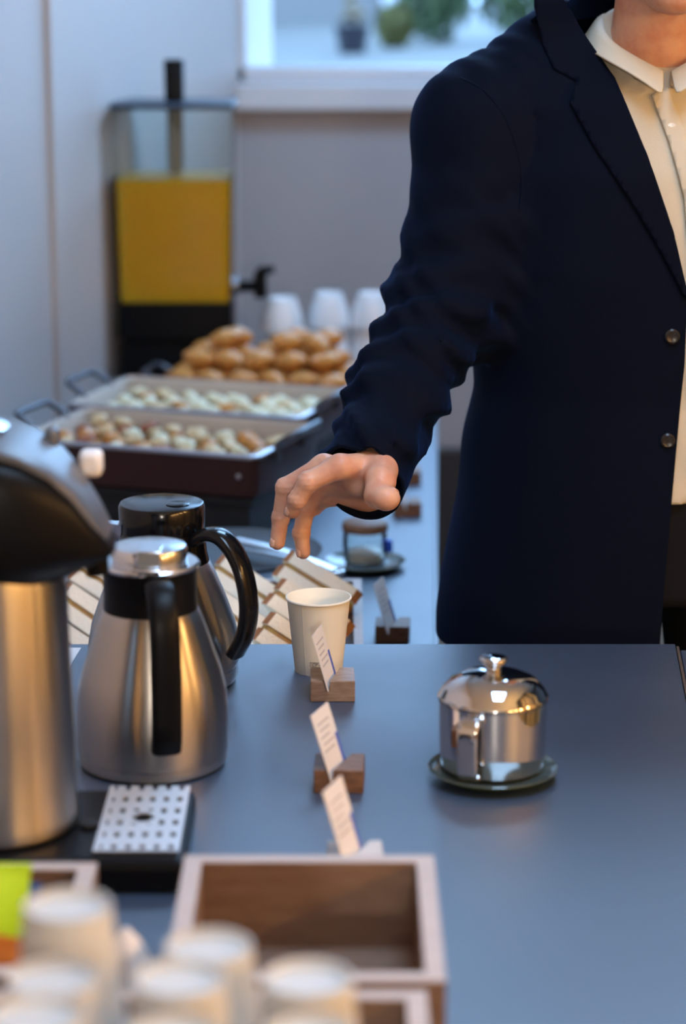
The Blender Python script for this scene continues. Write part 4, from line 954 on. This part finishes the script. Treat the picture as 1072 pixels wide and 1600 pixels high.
def nail(tip, prev, toward, w_, l_):
    T = Vector(tip); d = (T - Vector(prev)).normalized(); n = Vector(toward); n = (n - d * n.dot(d)).normalized(); s = d.cross(n)
    hit = bvh_body.ray_cast(T + n * 0.03, -n); c = (hit[0] if hit[0] else T + n * .008) ; m = MB(); rr = []
    for j in range(6):
        u = -1 + 2 * j / 5; ww = w_ * math.sqrt(max(0.05, 1 - (u * 0.85) ** 4))
        rr.append([c + d * l_ * u + s * ww * q + n * (0.0006 - 0.0022 * q * q - 0.0008 * u * u) for q in (-1, -.6, -.2, .2, .6, 1)])
    m.rings(rr, False, closed=False); obj('fingernail', m, M_nail, body, smooth=80, solid=0.0008)
nail(FING['index'][3][0], FING['index'][2][0], (-0.9, -0.55, 0.2), .0050, .0055)
nail(FING['middle'][3][0], FING['middle'][2][0], (-0.9, -0.5, 0.1), .0050, .0055)
nail(FING['ring'][3][0], FING['ring'][2][0], (-0.9, -0.5, 0.1), .0045, .0050)
nail(THUMB[3][0], THUMB[2][0], (0.6, 0.5, 0.6), .0060, .0065)
for z_, w_, r_ in ((1.5715, 0.019, 0.0046), (1.5625, 0.015, 0.0052)):
    obj('lip', MB().tube(spline([(0.377 - w_, 2.790, z_), (0.377 - w_ * .4, 2.7815, z_ + 0.001), (0.377 + w_ * .4, 2.7815, z_ + 0.001), (0.377 + w_, 2.790, z_)], 5), [r_ * (0.5 + 0.5 * math.sin(PI * k / 15)) for k in range(16)], 8), M_lip, body, smooth=70)
for s in (-1, 1):
    e = obj('eye', MB().lathe([(0, -.011), (.0055, -.0095), (.0095, -.0055), (.011, 0), (.0095, .0055), (.0055, .0095), (0, .011)], 20), M_eye, body, loc=(0.377 + s * 0.031, 2.8045, 1.640))
    i_ = obj('eyebrow', MB().tube(spline([(0.377 + s * 0.015, 2.791, 1.664), (0.377 + s * 0.032, 2.792, 1.669), (0.377 + s * 0.050, 2.808, 1.663)], 5), 0.0035, 8), M_hair, body)
    obj('iris', MB().lathe([(0, 0.0004), (0.0048, 0), (0.0048, -0.001), (0, -0.001)], 16), M_hair, body, loc=(0.377 + s * 0.031 - 0.001, 2.7934, 1.639), rot=(R(90), 0, 0))
V, F = nets(lambda p: np.maximum(np.maximum(ell(p, (0.377, 2.890, 1.652), (0.087, 0.108, 0.116)), -ell(p, (0.377, 2.885, 1.645), (0.074, 0.094, 0.100))), np.maximum(1.575 + np.clip(2.93 - p[..., 1], -0.1, 0.2) * 1.05 - p[..., 2], 0.0 * p[..., 2] - 1)),
            (0.27, 2.76, 1.48), (0.48, 3.02, 1.79), 0.007)
obj('hair', bm_from(V, F), M_hair, man, smooth=80)
